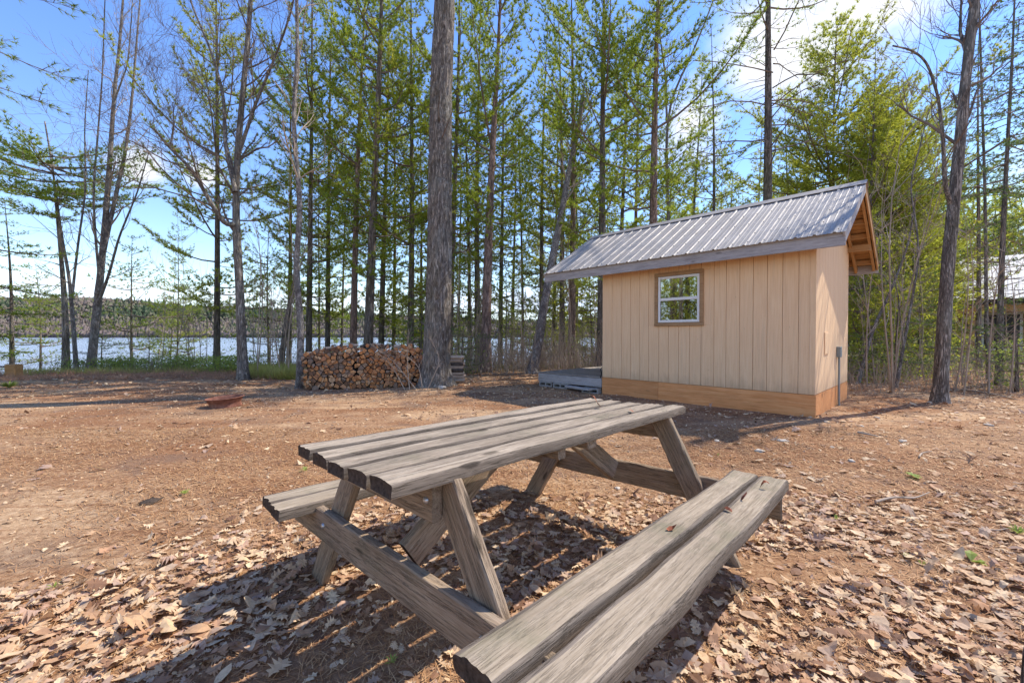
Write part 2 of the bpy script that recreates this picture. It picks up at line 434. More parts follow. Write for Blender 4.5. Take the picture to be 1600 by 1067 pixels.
# ------------------------------------------------------------------ terrain
def crest(x):
    x = np.asarray(x, float)
    return np.where(x < 2, 13.3 + .12 * (np.maximum(x, -30) + 10), 14.74 + (x - 2) * 1.6) + .6 * np.sin(x * .5) * .5
def gz(x, y):
    x = np.asarray(x, float); y = np.asarray(y, float)
    d = y - crest(x)
    z = -4.2 * smooth(d / 13)
    z = z + .10 * (vnoise(x * .22, y * .22, 3) - .5) * smooth((np.hypot(x, y) - 6) / 5) * smooth((np.hypot(x - 3, y - 8) - 3.5) / 3)
    z = z + .030 * (vnoise(x * 1.3, y * 1.3, 5) - .5) + .016 * (vnoise(x * 5, y * 5, 9) - .5)
    return z
def axis(lo, hi, c, n, k):
    t = np.linspace(-1, 1, n); s = np.sinh(t * k) / np.sinh(k)
    return np.where(s < 0, c + s * (c - lo), c + s * (hi - c))
gx = axis(-400, 400, 0, 420, 5.6); gy = axis(-200, 560, 4, 420, 5.4)
X, Y = np.meshgrid(gx, gy)
V = np.stack([X, Y, gz(X, Y)], -1).reshape(-1, 3)
i = np.arange(419)[:, None] * 420 + np.arange(419)[None]
Fq = np.stack([i, i + 1, i + 421, i + 420], -1).reshape(-1, 4)
mb = MB(); mb.add(V, Fq)
ground = mb.build('ground', M['ground'], smooth=True); tag(ground, kind='structure')
mb = MB(); mb.add([(-2600, 12, -2.6), (2600, 12, -2.6), (2600, 1100, -2.6), (-2600, 1100, -2.6)], [(0, 1, 2, 3)])
lake = mb.build('lake', M['water']); tag(lake, kind='structure')
# far shore
def hillh(x, y):
    px = np.interp(x / y, [-1.6, -1.2, -.9, -.6, -.3, 0, .5, 1.5], [62, 58, 50, 36, 28, 21, 22, 32])
    prof = px * y / 653 * 1.0
    rise = smooth((y - 790) / 260)
    return -3 + prof * rise * (.85 + .3 * vnoise(x * .006, y * .006, 11)) * np.where(y > 1050, np.clip(1 - (y - 1050) / 1500, .3, 1), 1)
hx = np.linspace(-2600, 2600, 160); hy = np.concatenate([np.linspace(770, 1100, 24), np.linspace(1150, 2600, 10)])
X, Y = np.meshgrid(hx, hy); nn = len(hx)
i = np.arange(len(hy) - 1)[:, None] * nn + np.arange(nn - 1)[None]
mb = MB(); mb.add(np.stack([X, Y, hillh(X, Y)], -1).reshape(-1, 3), np.stack([i, i + 1, i + nn + 1, i + nn], -1).reshape(-1, 4))
hills = mb.build('hills', M['hill'], smooth=True); tag(hills, kind='structure')
N = 34000
ty = 785 + 300 * rng.random(N) ** 1.3; tx = (rng.random(N) * 2.7 - 1.75) * ty
h = rng.uniform(6, 15, N) * (1 + .7 * (rng.random(N) < .06)); w = rng.uniform(2.6, 5, N); con = rng.random(N) < .3; w[con] *= .55
an = np.arange(5) * 2 * np.pi / 5
ring = np.stack([np.cos(an), np.sin(an)], -1)
z0 = hillh(tx, ty)
Vt = np.zeros((N, 7, 3)); Vt[:, 0] = np.stack([tx, ty, z0 + h], -1)
zr = np.where(con, .25, .55)
jit = rng.uniform(.6, 1.3, (N, 5))
Vt[:, 1:6, 0] = tx[:, None] + ring[None, :, 0] * w[:, None] * jit; Vt[:, 1:6, 1] = ty[:, None] + ring[None, :, 1] * w[:, None] * jit
Vt[:, 1:6, 2] = (z0 + h * zr)[:, None] + rng.uniform(-1, 1, (N, 5)) * h[:, None] * .12; Vt[:, 6] = np.stack([tx, ty, z0 - .5], -1)
ft = np.array([(0, 1 + q, 1 + (q + 1) % 5) for q in range(5)] + [(6, 1 + (q + 1) % 5, 1 + q) for q in range(5)])
mb = MB(); mb.add(Vt.reshape(-1, 3), (ft[None] + np.arange(N)[:, None, None] * 7).reshape(-1, 3))
fw = mb.build('far_forest', M['far']); tag(fw, 'bare grey and dark green woods covering the hills across the lake', 'forest', kind='stuff')

# ------------------------------------------------------------------ cabin
CA = .761
# local axes: a runs left along the long wall, b runs back along the gable wall
Ea = np.array([-math.sin(CA), math.cos(CA), 0]); Eb = np.array([math.cos(CA), math.sin(CA), 0])
# build in a frame with X = a (left), Y = -b ... keep right-handed: X=-a, Y=b
cabM = Matrix.Translation((4.339, 5.98, 0)) @ Matrix.Rotation(CA - math.pi / 2, 4, 'Z')
# in this frame +X points along -a (towards the gable end), +Y along b
cabin = thing('cabin', 'small tan board-sided cabin with grey metal roof, white window and plywood skirt', 'cabin', M=cabM)
L, CW, S0, RZ, RB = 3.6, 2.72, .335, 3.62, 1.5
EF, EBk, ZE = -.30, 3.30, 2.54
sl = (RZ - ZE) / (RB - EF)
def roofz(b): return RZ - abs(b - RB) * sl
XR, XL = .37, -4.93     # roof ends in local X
# core walls (the sheathing behind the boards)
mb = MB(); mb.box(-L + .02, -.02, .022, CW - .02, .02, 2.45)
mb.add([(-L + .02, .022, 2.45), (-L + .02, CW - .02, 2.45), (-L + .02, RB, RZ - .25), (-.02, .022, 2.45), (-.02, CW - .02, 2.45), (-.02, RB, RZ - .25)],
       [(0, 1, 2), (3, 5, 4)]); mb.add([(-L + .02, .022, 2.45), (-L + .02, RB, RZ - .25), (-.02, RB, RZ - .25), (-.02, .022, 2.45)], [(0, 1, 2, 3)])
mb.add([(-L + .02, CW - .02, 2.45), (-L + .02, RB, RZ - .25), (-.02, RB, RZ - .25), (-.02, CW - .02, 2.45)], [(0, 3, 2, 1)])
mb.build('wall', M['trim'], cabin)
def board(parent, x0, x1, y0, y1, z0, z1a, z1b=None, name='board', mat='siding', ch=.003):
    """one board on a wall; top may slope from z1a (first horizontal end) to z1b"""
    z1b = z1a if z1b is None else z1b
    b = MB()
    if abs(x1 - x0) > abs(y1 - y0):
        v = [(x0, y0, z0), (x1, y0, z0), (x1, y0, z1b), (x0, y0, z1a), (x0, y1, z0), (x1, y1, z0), (x1, y1, z1b), (x0, y1, z1a)]
    else:
        v = [(x0, y0, z0), (x0, y1, z0), (x0, y1, z1b), (x0, y0, z1a), (x1, y0, z0), (x1, y1, z0), (x1, y1, z1b), (x1, y0, z1a)]
    b.add(v, [(0, 1, 2, 3), (4, 7, 6, 5), (0, 4, 5, 1), (1, 5, 6, 2), (2, 6, 7, 3), (3, 7, 4, 0)])
    o = b.build(name, M[mat], parent)
    bev = o.modifiers.new('b', 'BEVEL'); bev.width = ch; bev.segments = 1
    return o
# front boards (groove lines measured at about 0.2 m)
gr = [0, .207, .41, .614, .809, 1.004, 1.208, 1.399, 1.61, 1.808, 2.002, 2.191, 2.376, 2.579, 2.764, 2.956, 3.154, 3.374, 3.60]
WX0, WX1, WZ0, WZ1 = 1.575, 2.44, 1.37, 2.31
topz = roofz(0) - .10
for q in range(18):
    a0, a1 = gr[q] + .0025, gr[q + 1] - .0025
    if a1 <= WX0 or a0 >= WX1: board(cabin, -a1, -a0, 0, .02, S0, topz)
    else:
        board(cabin, -a1, -a0, 0, .02, S0, WZ0); board(cabin, -a1, -a0, 0, .02, WZ1, topz)
        if a0 < WX0: board(cabin, -WX0, -a0, 0, .02, WZ0, WZ1)
        if a1 > WX1: board(cabin, -a1, -WX1, 0, .02, WZ0, WZ1)
# gable end boards, both ends
gb = np.linspace(0, CW, 14)
for q in range(13):
    b0, b1 = gb[q] + .0025, gb[q + 1] - .0025
    if b0 < RB < b1:
        board(cabin, -.02, 0, b0, b1, S0, min(roofz(b0), roofz(b1)) - .09)
    else: board(cabin, -.02, 0, b0, b1, S0, roofz(b0) - .09, roofz(b1) - .09)
for (b0, b1) in ((0, .9), (.9, 1.8), (1.8, CW)):
    if b0 < RB < b1: board(cabin, -L, -L + .02, b0 + .003, b1 - .003, S0, roofz(b0) - .09, roofz(b1) - .09)
    else: board(cabin, -L, -L + .02, b0 + .003, b1 - .003, S0, roofz(b0) - .09, roofz(b1) - .09)
board(cabin, -L, 0, CW - .02, CW, S0, topz)
# corner trim
c_ = board(cabin, -.07, .006, -.008, -.001, S0, topz, name='corner_board')
# plywood skirt panels
board(cabin, -2.386 + .002, .012, .003, .021, -.06, S0 - .006, name='skirt_panel', mat='ply')
board(cabin, -L - .01, -2.386 - .002, .003, .021, -.06, S0 - .006, name='skirt_panel', mat='ply')
board(cabin, -.021, -.003, .024, 1.60, -.06, S0 - .006, name='skirt_panel', mat='ply')
board(cabin, -.021, -.003, 1.604, CW + .02, -.06, S0 - .006, name='skirt_panel', mat='ply')
# window
win = bpy.data.objects.new('window', None); COL.objects.link(win); win.parent = cabin; win.location = (-(WX0 + WX1) / 2, 0, 0)
cx = (WX1 - WX0) / 2
def wb(name, x0, x1, y0, y1, z0, z1, mat):
    b = MB(); b.box(x0, x1, y0, y1, z0, z1); o = b.build(name, M[mat], win); bev = o.modifiers.new('b', 'BEVEL'); bev.width = .004; return o
wb('casing', -cx - .01, -cx + .055, -.028, .0, WZ0 + .05, WZ1 - .055, 'trim'); wb('casing', cx - .055, cx + .01, -.028, .0, WZ0 + .05, WZ1 - .055, 'trim')
wb('casing', -cx - .012, cx + .012, -.032, .0, WZ1 - .053, WZ1 + .012, 'trim'); wb('casing', -cx - .012, cx + .012, -.036, .0, WZ0 - .012, WZ0 + .048, 'trim')
ix, iz0, iz1 = cx - .058, WZ0 + .052, WZ1 - .058
b = MB()
for x0, x1, z0, z1 in ((-ix, -ix + .04, iz0, iz1), (ix - .04, ix, iz0, iz1), (-ix + .04, ix - .04, iz1 - .045, iz1), (-ix + .04, ix - .04, iz0, iz0 + .045), (-ix + .04, ix - .04, 1.815, 1.865)):
    b.box(x0, x1, -.018, .018, z0, z1)
o = b.build('frame', M['white'], win); o.modifiers.new('b', 'BEVEL').width = .004
b = MB(); b.box(-ix + .035, ix - .035, -.003, .001, 1.86, iz1 - .04); b.build('pane', M['glass'], win)
b = MB(); b.box(-ix + .035, ix - .035, .003, .006, iz0 + .04, 1.82); b.build('pane', M['glass'], win)
b = MB(); b.box(-.006, .006, .002, .010, 1.866, iz1 - .047); b.build('muntin', M['white'], win)
# ribbed insect screen over the lower sash, curtain behind the upper
b = MB()
for q in range(26): b.box(-ix + .042, ix - .042, -.010, -.009, iz0 + .05 + q * .0133, iz0 + .0535 + q * .0133)
b.build('insect_screen', M['dark'], win)
yy = np.linspace(-ix + .04, ix - .04, 60); zz = np.array([1.87, iz1 - .05]); b = MB()
Vc = np.array([(x, .014 + .003 * math.sin(x * 70), z) for z in zz for x in yy]); b.add(Vc, [(q, q + 1, 61 + q, 60 + q) for q in range(59)])
b.build('curtain', M['curtain'], win, smooth=True)
b = MB(); b.box(-ix + .04, ix - .04, .0185, .0205, iz0 + .04, 1.82); b.build('sash_backing', M['dark'], win)
# roof: ribbed sheets, each its own part. profile across X, running down the slope
def sheet(x0, x1, side, parent, mat, ribs, rb, rz, eb, ez, rh=.016, name='roof_panel', M_=None):
    prof = []; wdt = x1 - x0; sp = wdt / ribs
    prof.append((x0, 0))
    for k in range(ribs):
        c = x0 + (k + .5) * sp
        for dx in (-.34, -.18):   # low stiffening ripples between the main ribs
            prof += [(c + dx * sp - .012, 0), (c + dx * sp, .004), (c + dx * sp + .012, 0)] if dx == -.34 else []
        prof += [(c - .024, 0), (c - .011, rh), (c + .011, rh), (c + .024, 0)]
        prof += [(c + .30 * sp - .012, 0), (c + .30 * sp, .004), (c + .30 * sp + .012, 0)]
    prof.append((x1 + .01, .003))
    prof = sorted(prof); n = len(prof)
    nb = 2
    t = np.linspace(0, 1, nb); P = []
    nrm = unit([0, -(rz - ez) * np.sign(rb - eb) * -1 * -1, abs(rb - eb)])
    nrm = unit([0, -np.sign(rb - eb) * (rz - ez), abs(rb - eb)])
    for tt in t:
        y = rb + (eb - rb) * tt; z = rz + (ez - rz) * tt
        for x, h_ in prof: P.append((x, y + nrm[1] * h_, z + nrm[2] * h_))
    top = [(q, q + 1, n + q + 1, n + q) for q in range(n - 1)]
    b = MB(); b.add(P, top if side < 0 else [f[::-1] for f in top])
    o = b.build(name, M[mat], parent)
    s_ = o.modifiers.new('s', 'SOLIDIFY'); s_.thickness = .0015; s_.offset = -1
    return o
npan = 6; pw = (XR - XL) / npan
oh = .04
for q in range(npan):
    x0 = XL + q * pw
    sheet(x0, x0 + pw, 1, cabin, 'roof', 4, RB, RZ + .03, EF - oh, ZE + .03 - oh * sl)
    sheet(x0, x0 + pw, -1, cabin, 'roof', 4, RB, RZ + .03, EBk + oh, ZE + .03 - oh * sl)
# ridge cap
b = MB(); cw = .14
b.add([(XL - .01, RB - cw, RZ + .057 - cw * sl), (XR + .02, RB - cw, RZ + .057 - cw * sl), (XR + .02, RB, RZ + .068), (XL - .01, RB, RZ + .068), (XL - .01, RB + cw, RZ + .057 - cw * sl), (XR + .02, RB + cw, RZ + .057 - cw * sl)],
      [(0, 1, 2, 3), (3, 2, 5, 4)])
o = b.build('ridge_cap', M['roof'], cabin); s_ = o.modifiers.new('s', 'SOLIDIFY'); s_.thickness = .004
# screws
b = MB(); sp = pw / 4
for k in range(24):
    for t_ in (.06, .3, .54, .78, .96):
        x = XL + (k + .5) * sp + .10 * sp; y = RB + (EF - RB) * t_; z = roofz(y) + .031
        b.box(x - .006, x + .006, y - .006, y + .006, z, z + .007)
b.build('roof_screws', M['dark'], cabin)['kind'] = 'stuff'
# sheathing boards under the metal: run along X
for side, e in ((0, EF), (1, EBk)):
    nbd = 12
    for q in range(nbd):
        y0 = RB + (e - RB) * q / nbd; y1 = RB + (e - RB) * (q + 1) / nbd
        g = .004 * np.sign(y1 - y0)
        y0 += g; y1 -= g; dz = .0
        b = MB(); x0, x1 = XL + .02, XR - .02
        v = [(x0, y0, roofz(y0) + .022), (x1, y0, roofz(y0) + .022), (x1, y1, roofz(y1) + .022), (x0, y1, roofz(y1) + .022)]
        v += [(p[0], p[1], p[2] - .024) for p in v]
        b.add(v, [(0, 1, 2, 3), (7, 6, 5, 4), (0, 4, 5, 1), (1, 5, 6, 2), (2, 6, 7, 3), (3, 7, 4, 0)])
        b.build('roof_board', M['orange'], cabin)
def beam(name, p, q, w, h_, mat, parent, up=(0, 0, 1), ch=.004):
    """a straight timber from p to q, long axis on its local X"""
    p, q = Vector(p), Vector(q); x = (q - p).normalized(); up = Vector(up)
    y = up.cross(x).normalized(); z = x.cross(y); ln = (q - p).length
    b = MB(); b.box(0, ln, -w / 2, w / 2, -h_ / 2, h_ / 2)
    m = Matrix((x, y, z)).transposed().to_4x4(); m.translation = p
    o = b.build(name, M[mat], parent, M=m); bv = o.modifiers.new('b', 'BEVEL'); bv.width = ch; bv.segments = 1
    return o
# fascia front/back, barge boards, eave drip
beam('fascia', (XL, EF + .012, ZE - .085), (XR, EF + .012, ZE - .085), .024, .165, 'fascia', cabin)
beam('drip_edge', (XL, EF - .006, ZE + .008), (XR, EF - .006, ZE + .008), .012, .035, 'roof', cabin)
beam('fascia', (XL, EBk - .012, ZE - .085), (XR, EBk - .012, ZE - .085), .024, .165, 'fascia', cabin)
for xx, nm in ((XR, 1), (XL, -1)):
    for e in (EF, EBk):
        dy = .035 if e < RB else -.035
        p = (xx - nm * .012, RB, RZ - .055); q = (xx - nm * .012, e, ZE - .055)
        o = beam('barge_board', p, q, .024, .14, 'fascia' if e < RB else 'orange', cabin)
# lookout blocks, fly rafter and purlins under the gable overhang
for e, ks in ((EF, (.25, .55, .85)), (EBk, (.18, .36, .54, .72, .9))):
    for k in ks:
        y = RB + (e - RB) * k; z = roofz(y) - .075
        beam('lookout', (-.35, y, z), (XR - .03, y, z), .04, .09, 'orange', cabin)
for e in (EF, EBk):
    beam('fly_rafter', (XR - .06, RB, RZ - .085), (XR - .06, e + .035 * (1 if e < RB else -1), ZE - .085), .04, .09, 'orange', cabin)
    beam('rafter', (.045, RB, RZ - .10), (.045, e + .035 * (1 if e < RB else -1), ZE - .10), .04, .11, 'orange', cabin)
for k in range(5):    # rafters over the porch
    x = -L - .25 - k * .27
    beam('rafter', (x, RB, RZ - .07), (x, EF + .03, ZE - .07), .04, .12, 'orange', cabin)
    beam('rafter', (x, RB, RZ - .07), (x, EBk - .03, ZE - .07), .04, .12, 'orange', cabin)
beam('ridge_board', (XL + .04, RB, RZ - .08), (XR - .04, RB, RZ - .08), .04, .15, 'orange', cabin)
beam('wall_plate', (XL + .04, 0.1, roofz(.1) - .17), (-.05, .1, roofz(.1) - .17), .08, .09, 'orange', cabin)
beam('wall_plate', (XL + .04, CW - .1, roofz(CW - .1) - .17), (XR - .05, CW - .1, roofz(CW - .1) - .17), .08, .12, 'orange', cabin)
# hatch, meter box and conduit on the gable wall
board(cabin, .001, .012, .60, .90, .90, 1.235, name='hatch_panel')
b = MB(); b.box(.001, .06, 1.58, 1.72, .82, 1.0); o = b.build('switch_box', M['greymetal'], cabin); o.modifiers.new('b', 'BEVEL').width = .006
b = MB(); b.tube([(.03, 1.65, .82), (.03, 1.65, .3), (.035, 1.65, .0)], [.016] * 3, 10); b.build('conduit', M['greymetal'], cabin, smooth=True)
b = MB(); b.tube([(-L - .03, .05, S0 + .2), (-L - .06, .03, S0 + .16), (-L - .03, .02, S0 + .07), (-L - .06, .02, S0 - .02)], [.009] * 4, 6)
b.build('cable', M['dark'], cabin, smooth=True)
# porch deck
deck = thing('porch_deck', 'low weathered wooden porch deck on blocks at the cabin end', 'deck', M=cabM.copy())
DX0, DX1 = -5.40, -L - .025
nd = 19; dw = (CW - .02) / nd
for q in range(nd):
    beam('plank', (DX0, .02 + (q + .5) * dw, .315), (DX1, .02 + (q + .5) * dw, .315), dw - .006, .03, 'deck', deck)
beam('rim_joist', (DX0, .03, .205), (DX1, .03, .205), .04, .18, 'fascia', deck)
beam('rim_joist', (DX0, CW - .03, .205), (DX1, CW - .03, .205), .04, .18, 'fascia', deck)
beam('rim_joist', (DX0 + .02, .055, .205), (DX0 + .02, CW - .055, .205), .04, .18, 'fascia', deck)
for q in range(3): beam('joist', (DX0 + .45 * (q + 1), .055, .20), (DX0 + .45 * (q + 1), CW - .055, .20), .04, .17, 'fascia', deck)
def block(name, label, x, y, z, rz, wall=True):
    """hollow concrete block lying on its side: two open cores face the viewer"""
    t_ = thing(name, label, 'concrete block', M=cabM @ Matrix.Translation((x, y, z)) @ Matrix.Rotation(rz, 4, 'Z'), group='concrete blocks under the porch deck')
    b = MB(); w_, h_, d_, k = .39, .115, .19, .03
    b.box(-w_ / 2, w_ / 2, -d_ / 2, d_ / 2, 0, k); b.box(-w_ / 2, w_ / 2, -d_ / 2, d_ / 2, h_ - k, h_)
    for xx in (-w_ / 2, -k / 2, w_ / 2 - k): b.box(xx, xx + k, -d_ / 2, d_ / 2, k, h_ - k)
    b.build('shell', M['concrete'], t_); return t_
block('concrete_block', 'hollow concrete block under the far left corner of the porch deck', -5.17, .10, .0, 0)
block('concrete_block', 'hollow concrete block beside the corner block under the porch deck', -4.70, .06, .0, .04)
bt = thing('loose_plank', 'grey plank lying on the ground in front of the porch deck', 'plank', M=cabM)
beam('board', (-4.48, -.06, .075), (-3.78, -.16, .07), .14, .04, 'fascia', bt)
block('concrete_block', 'concrete block under the porch deck against the plywood skirt', -3.84, -.02, -.02, .1)

# ------------------------------------------------------------------ picnic table
TY = .80
tM = Matrix.Translation((.126, 2.069, 0)) @ Matrix.Rotation(TY, 4, 'Z')
tM = tM @ Matrix.Rotation(.016, 4, 'Y') @ Matrix.Rotation(-.027, 4, 'X')
table = thing('picnic_table', 'weathered grey wooden picnic table with attached plank benches', 'picnic table', M=tM)
# local frame: X = u along the planks, Y = -v  (v is towards the camera's right)
def worn(name, x0, x1, yc, w, zt, th, mat, seed, parent=table, edge=.012, wob=.004, tilt=0):
    r = np.random.default_rng(seed); n = 64; xs = np.linspace(x0, x1, n)
    prof = []
    def arc(cy, cz, a0, a1, k=4, e=edge): return [(cy + e * math.cos(a), cz + e * math.sin(a)) for a in np.linspace(a0, a1, k)]
    hw = w / 2; e = edge
    top = [(y, 0) for y in np.linspace(hw - e, -hw + e, 14)[1:-1]]
    prof = arc(hw - e, -e, 0, math.pi / 2) + top + arc(-hw + e, -e, math.pi / 2, math.pi) + [(-hw, -th * .75)] + arc(-hw + .004, -th + .004, math.pi, 1.5 * math.pi, 3, .004) + arc(hw - .004, -th + .004, 1.5 * math.pi, 2 * math.pi, 3, .004) + [(hw, -th * .75)]
    prof = np.array(prof); m = len(prof)
    ysw = wob * (vnoise(xs * 3, 0 * xs + seed, seed) - .5) * 2
    edgeL = 1 - .17 * (vnoise(xs * 5, 0 * xs + 3.3, seed + 1) ** 3); edgeR = 1 - .17 * (vnoise(xs * 4.3, 0 * xs + 9.3, seed + 2) ** 3)
    V = np.zeros((n, m, 3)); V[:, :, 0] = xs[:, None]
    yy = prof[None, :, 0] * np.where(prof[None, :, 0] > 0, edgeL[:, None], edgeR[:, None])
    V[:, :, 1] = yc + yy + ysw[:, None]
    cup = .0025 * (1 - (prof[:, 0] / hw) ** 2) * np.sign(r.normal()) - .002 * np.abs(prof[:, 0] / hw) ** 6 * (prof[:, 1] > -th * .6)
    zn = .006 * (vnoise(xs[:, None] * 2.2, prof[None, :, 0] * 12 + seed * 7, seed + 5) - .5) + .005 * (vnoise(xs[:, None] * 5, prof[None, :, 0] * 70 + seed * 3, seed + 6) - .5)
    V[:, :, 2] = zt + prof[None, :, 1] + cup[None] + zn + tilt * prof[None, :, 0]
    endj = .012 * (vnoise(prof[:, 0] * 40, prof[:, 1] * 40, seed + 8) - .5)
    V[0, :, 0] += endj; V[-1, :, 0] += endj
    V[:, :, 0] -= (x0 + x1) / 2; V[:, :, 1] -= yc; V[:, :, 2] -= zt
    b = MB(); i = np.arange(n - 1)[:, None] * m; j = np.arange(m)[None]; k = (j + 1) % m
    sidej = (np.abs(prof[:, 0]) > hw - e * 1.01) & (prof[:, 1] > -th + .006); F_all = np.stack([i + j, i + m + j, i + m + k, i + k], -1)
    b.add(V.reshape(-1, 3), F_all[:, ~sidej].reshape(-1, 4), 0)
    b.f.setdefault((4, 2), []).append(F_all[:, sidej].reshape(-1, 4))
    for q, s_ in ((0, 1), (n - 1, -1)):
        ring = V[q]; f = [(a_, (a_ + 1) % m, m)[::s_] for a_ in range(m)]
        b.add(np.vstack([ring, ring.mean(0) + [.004 * s_, 0, 0]]), f, 1)
    return b.build(name, [M[mat], M['endgrain'], M['plankside_shade']], parent, smooth=True, M=Matrix.Translation(((x0 + x1) / 2, yc, zt)))
Wt, Ht, Lt = .703, .76, 2.004
pwid = (Wt - 4 * .019) / 5
for q in range(5):
    yc = Wt / 2 - pwid / 2 - q * (pwid + .019)
    o = worn('tabletop_plank', -Lt / 2 + random.uniform(-.006, .006), Lt / 2 + random.uniform(-.008, .008), yc, pwid, Ht + random.uniform(-.004, .004), .042, 'tabletop', 10 + q, edge=.007, tilt=random.uniform(-.02, .02))
for s_ in (1, -1):
    for q in range(2):
        yc = s_ * (.609 + .137 / 2 + q * .150)
        worn('bench_plank', -.99 + .01 * q, .965 + .012 * q, yc, .137, .432 - .004 * q, .05, 'bench', 30 + q + (5 if s_ > 0 else 0), edge=.010, wob=.007)
def tbeam(name, p, q, w, h_, mat='tableleg', seed=0, up=(1, 0, 0)):
    """rough timber, long axis local X, small dents"""
    p, q = Vector(p), Vector(q); x = (q - p).normalized(); upv = Vector(up)
    y = upv.cross(x).normalized(); z = x.cross(y); ln = (q - p).length
    r = np.random.default_rng(seed); n = 22; e = .005
    prof = np.array([(w / 2, -h_ / 2 + e), (w / 2, 0), (w / 2, h_ / 2 - e), (w / 2 - e, h_ / 2), (0, h_ / 2), (-w / 2 + e, h_ / 2), (-w / 2, h_ / 2 - e), (-w / 2, 0), (-w / 2, -h_ / 2 + e), (-w / 2 + e, -h_ / 2), (0, -h_ / 2), (w / 2 - e, -h_ / 2)])
    m = len(prof); xs = np.linspace(0, ln, n); V = np.zeros((n, m, 3)); V[..., 0] = xs[:, None]
    V[..., 1:] = prof[None] * (1 + .02 * r.normal(size=(n, m, 1)))
    b = MB(); i = np.arange(n - 1)[:, None] * m; j = np.arange(m)[None]; k = (j + 1) % m
    b.add(V.reshape(-1, 3), np.stack([i + j, i + k, i + m + k, i + m + j], -1).reshape(-1, 4))
    for qq, s in ((0, -1), (n - 1, 1)):
        b.add(np.vstack([V[qq], V[qq].mean(0)]), [(a_, (a_ + 1) % m, m)[::s] for a_ in range(m)], 1)
    mt = Matrix((x, y, z)).transposed().to_4x4(); mt.translation = p
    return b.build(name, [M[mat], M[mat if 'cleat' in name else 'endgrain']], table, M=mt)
def bolt(x, y, z, s=1):
    b = MB(); b.tube([(0, 0, 0), (.006 * s, 0, 0), (.009 * s, 0, 0)], [.012, .011, .004], 12, cap=True)
    b.build('bolt', M['galv'], table, smooth=True, M=Matrix.Translation((x, y, z)))
for e in (-1, 1):
    xl = e * .775; xo = xl + e * .042; xi = xl - e * .042
    for s_ in (-1, 1):
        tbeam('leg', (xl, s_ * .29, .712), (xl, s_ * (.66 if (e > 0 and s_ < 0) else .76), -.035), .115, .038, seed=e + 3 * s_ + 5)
        bolt(xo + e * .019, s_ * .27, .655, e); bolt(xo + e * .019, s_ * .53, .345, e); bolt(xo + e * .019, s_ * .24, .69, e)
    tbeam('top_cleat', (xo, -.30, .652), (xo, .335, .652), .125, .038, seed=e + 11)
    tbeam('seat_beam', (xo, -.885, .338), (xo, .885, .338), .135, .038, seed=e + 21)
    tbeam('brace', (xi, 0, .36), (e * .22, 0, .70), .115, .038, seed=e + 31, up=(0, 1, 0))
tbeam('centre_cleat', (0, -.33, .698), (0, .33, .698), .038, .07, seed=41, up=(1, 0, 0))
tbeam('centre_cleat', (-.22, -.33, .692), (-.22, .33, .692), .038, .05, seed=42, up=(1, 0, 0))

# ------------------------------------------------------------------ leaves
def leaf_template(kind):
    if kind == 0:   # red-oak leaf with pointed lobes
        pts = [(0, 0), (.10, .06), (.16, .20), (.30, .10), (.36, .32), (.48, .13), (.60, .34), (.66, .14), (.80, .22), (.82, .08), (1, 0)]
    elif kind == 1: # white-oak leaf, rounded
        pts = [(0, 0), (.14, .05), (.22, .17), (.34, .09), (.46, .24), (.56, .12), (.70, .26), (.84, .15), (1, 0)]
    else:           # ovate leaf
        pts = [(0, 0), (.18, .17), (.42, .26), (.68, .22), (.88, .10), (1, 0)]
    up = np.array(pts); lo = up[1:-1][::-1] * [1, -1]
    O = np.vstack([up, lo]); n = len(O)
    mid = np.array([(.3, 0), (.6, 0)])
    V = np.vstack([O, mid]); F = []
    for q in range(n):
        a_, b_ = q, (q + 1) % n; xm = (O[a_, 0] + O[b_, 0]) / 2
        F.append((a_, b_, n if xm < .45 else n + 1))
    m = len(pts) - 1
    ku = min(range(m + 1), key=lambda k: abs(pts[k][0] - .45)); F += [(ku, n + 1, n), ((n - ku) % n, n, n + 1)]
    return V - [.5, 0], np.array(F)
LT = [leaf_template(k) for k in range(3)]
def leaves_geo(px, py, pz, size, kind, r, tilt=.11, curl=.25):
    V2, F = LT[kind]; n = len(px); m = len(V2)
    x = V2[None, :, 0] * np.ones((n, 1)); y = V2[None, :, 1] * r.uniform(.8, 1.25, (n, 1))
    c1 = r.normal(0, curl, (n, 1)); c2 = r.normal(0, curl * 2, (n, 1)) + .3; tw = r.normal(0, .5, (n, 1))
    z = c1 * x * x + c2 * y * y + tw * x * y + .02 * r.normal(size=(n, m))
    P = np.stack([x, y, z], -1) * size[:, None, None]
    a = r.uniform(0, 2 * np.pi, n); tx_ = r.normal(0, tilt, n); ty_ = r.normal(0, tilt, n)
    ca, sa = np.cos(a), np.sin(a)
    P[..., 2] += P[..., 0] * tx_[:, None] + P[..., 1] * ty_[:, None]
    X_ = P[..., 0] * ca[:, None] - P[..., 1] * sa[:, None]; Y_ = P[..., 0] * sa[:, None] + P[..., 1] * ca[:, None]
    Z_ = P[..., 2] - P[..., 2].min(1, keepdims=True) * .85
    V = np.stack([X_ + px[:, None], Y_ + py[:, None], Z_ + pz[:, None]], -1)
    return V, F
def G2(x, y): g = G3(x, y); return g[0], g[1]
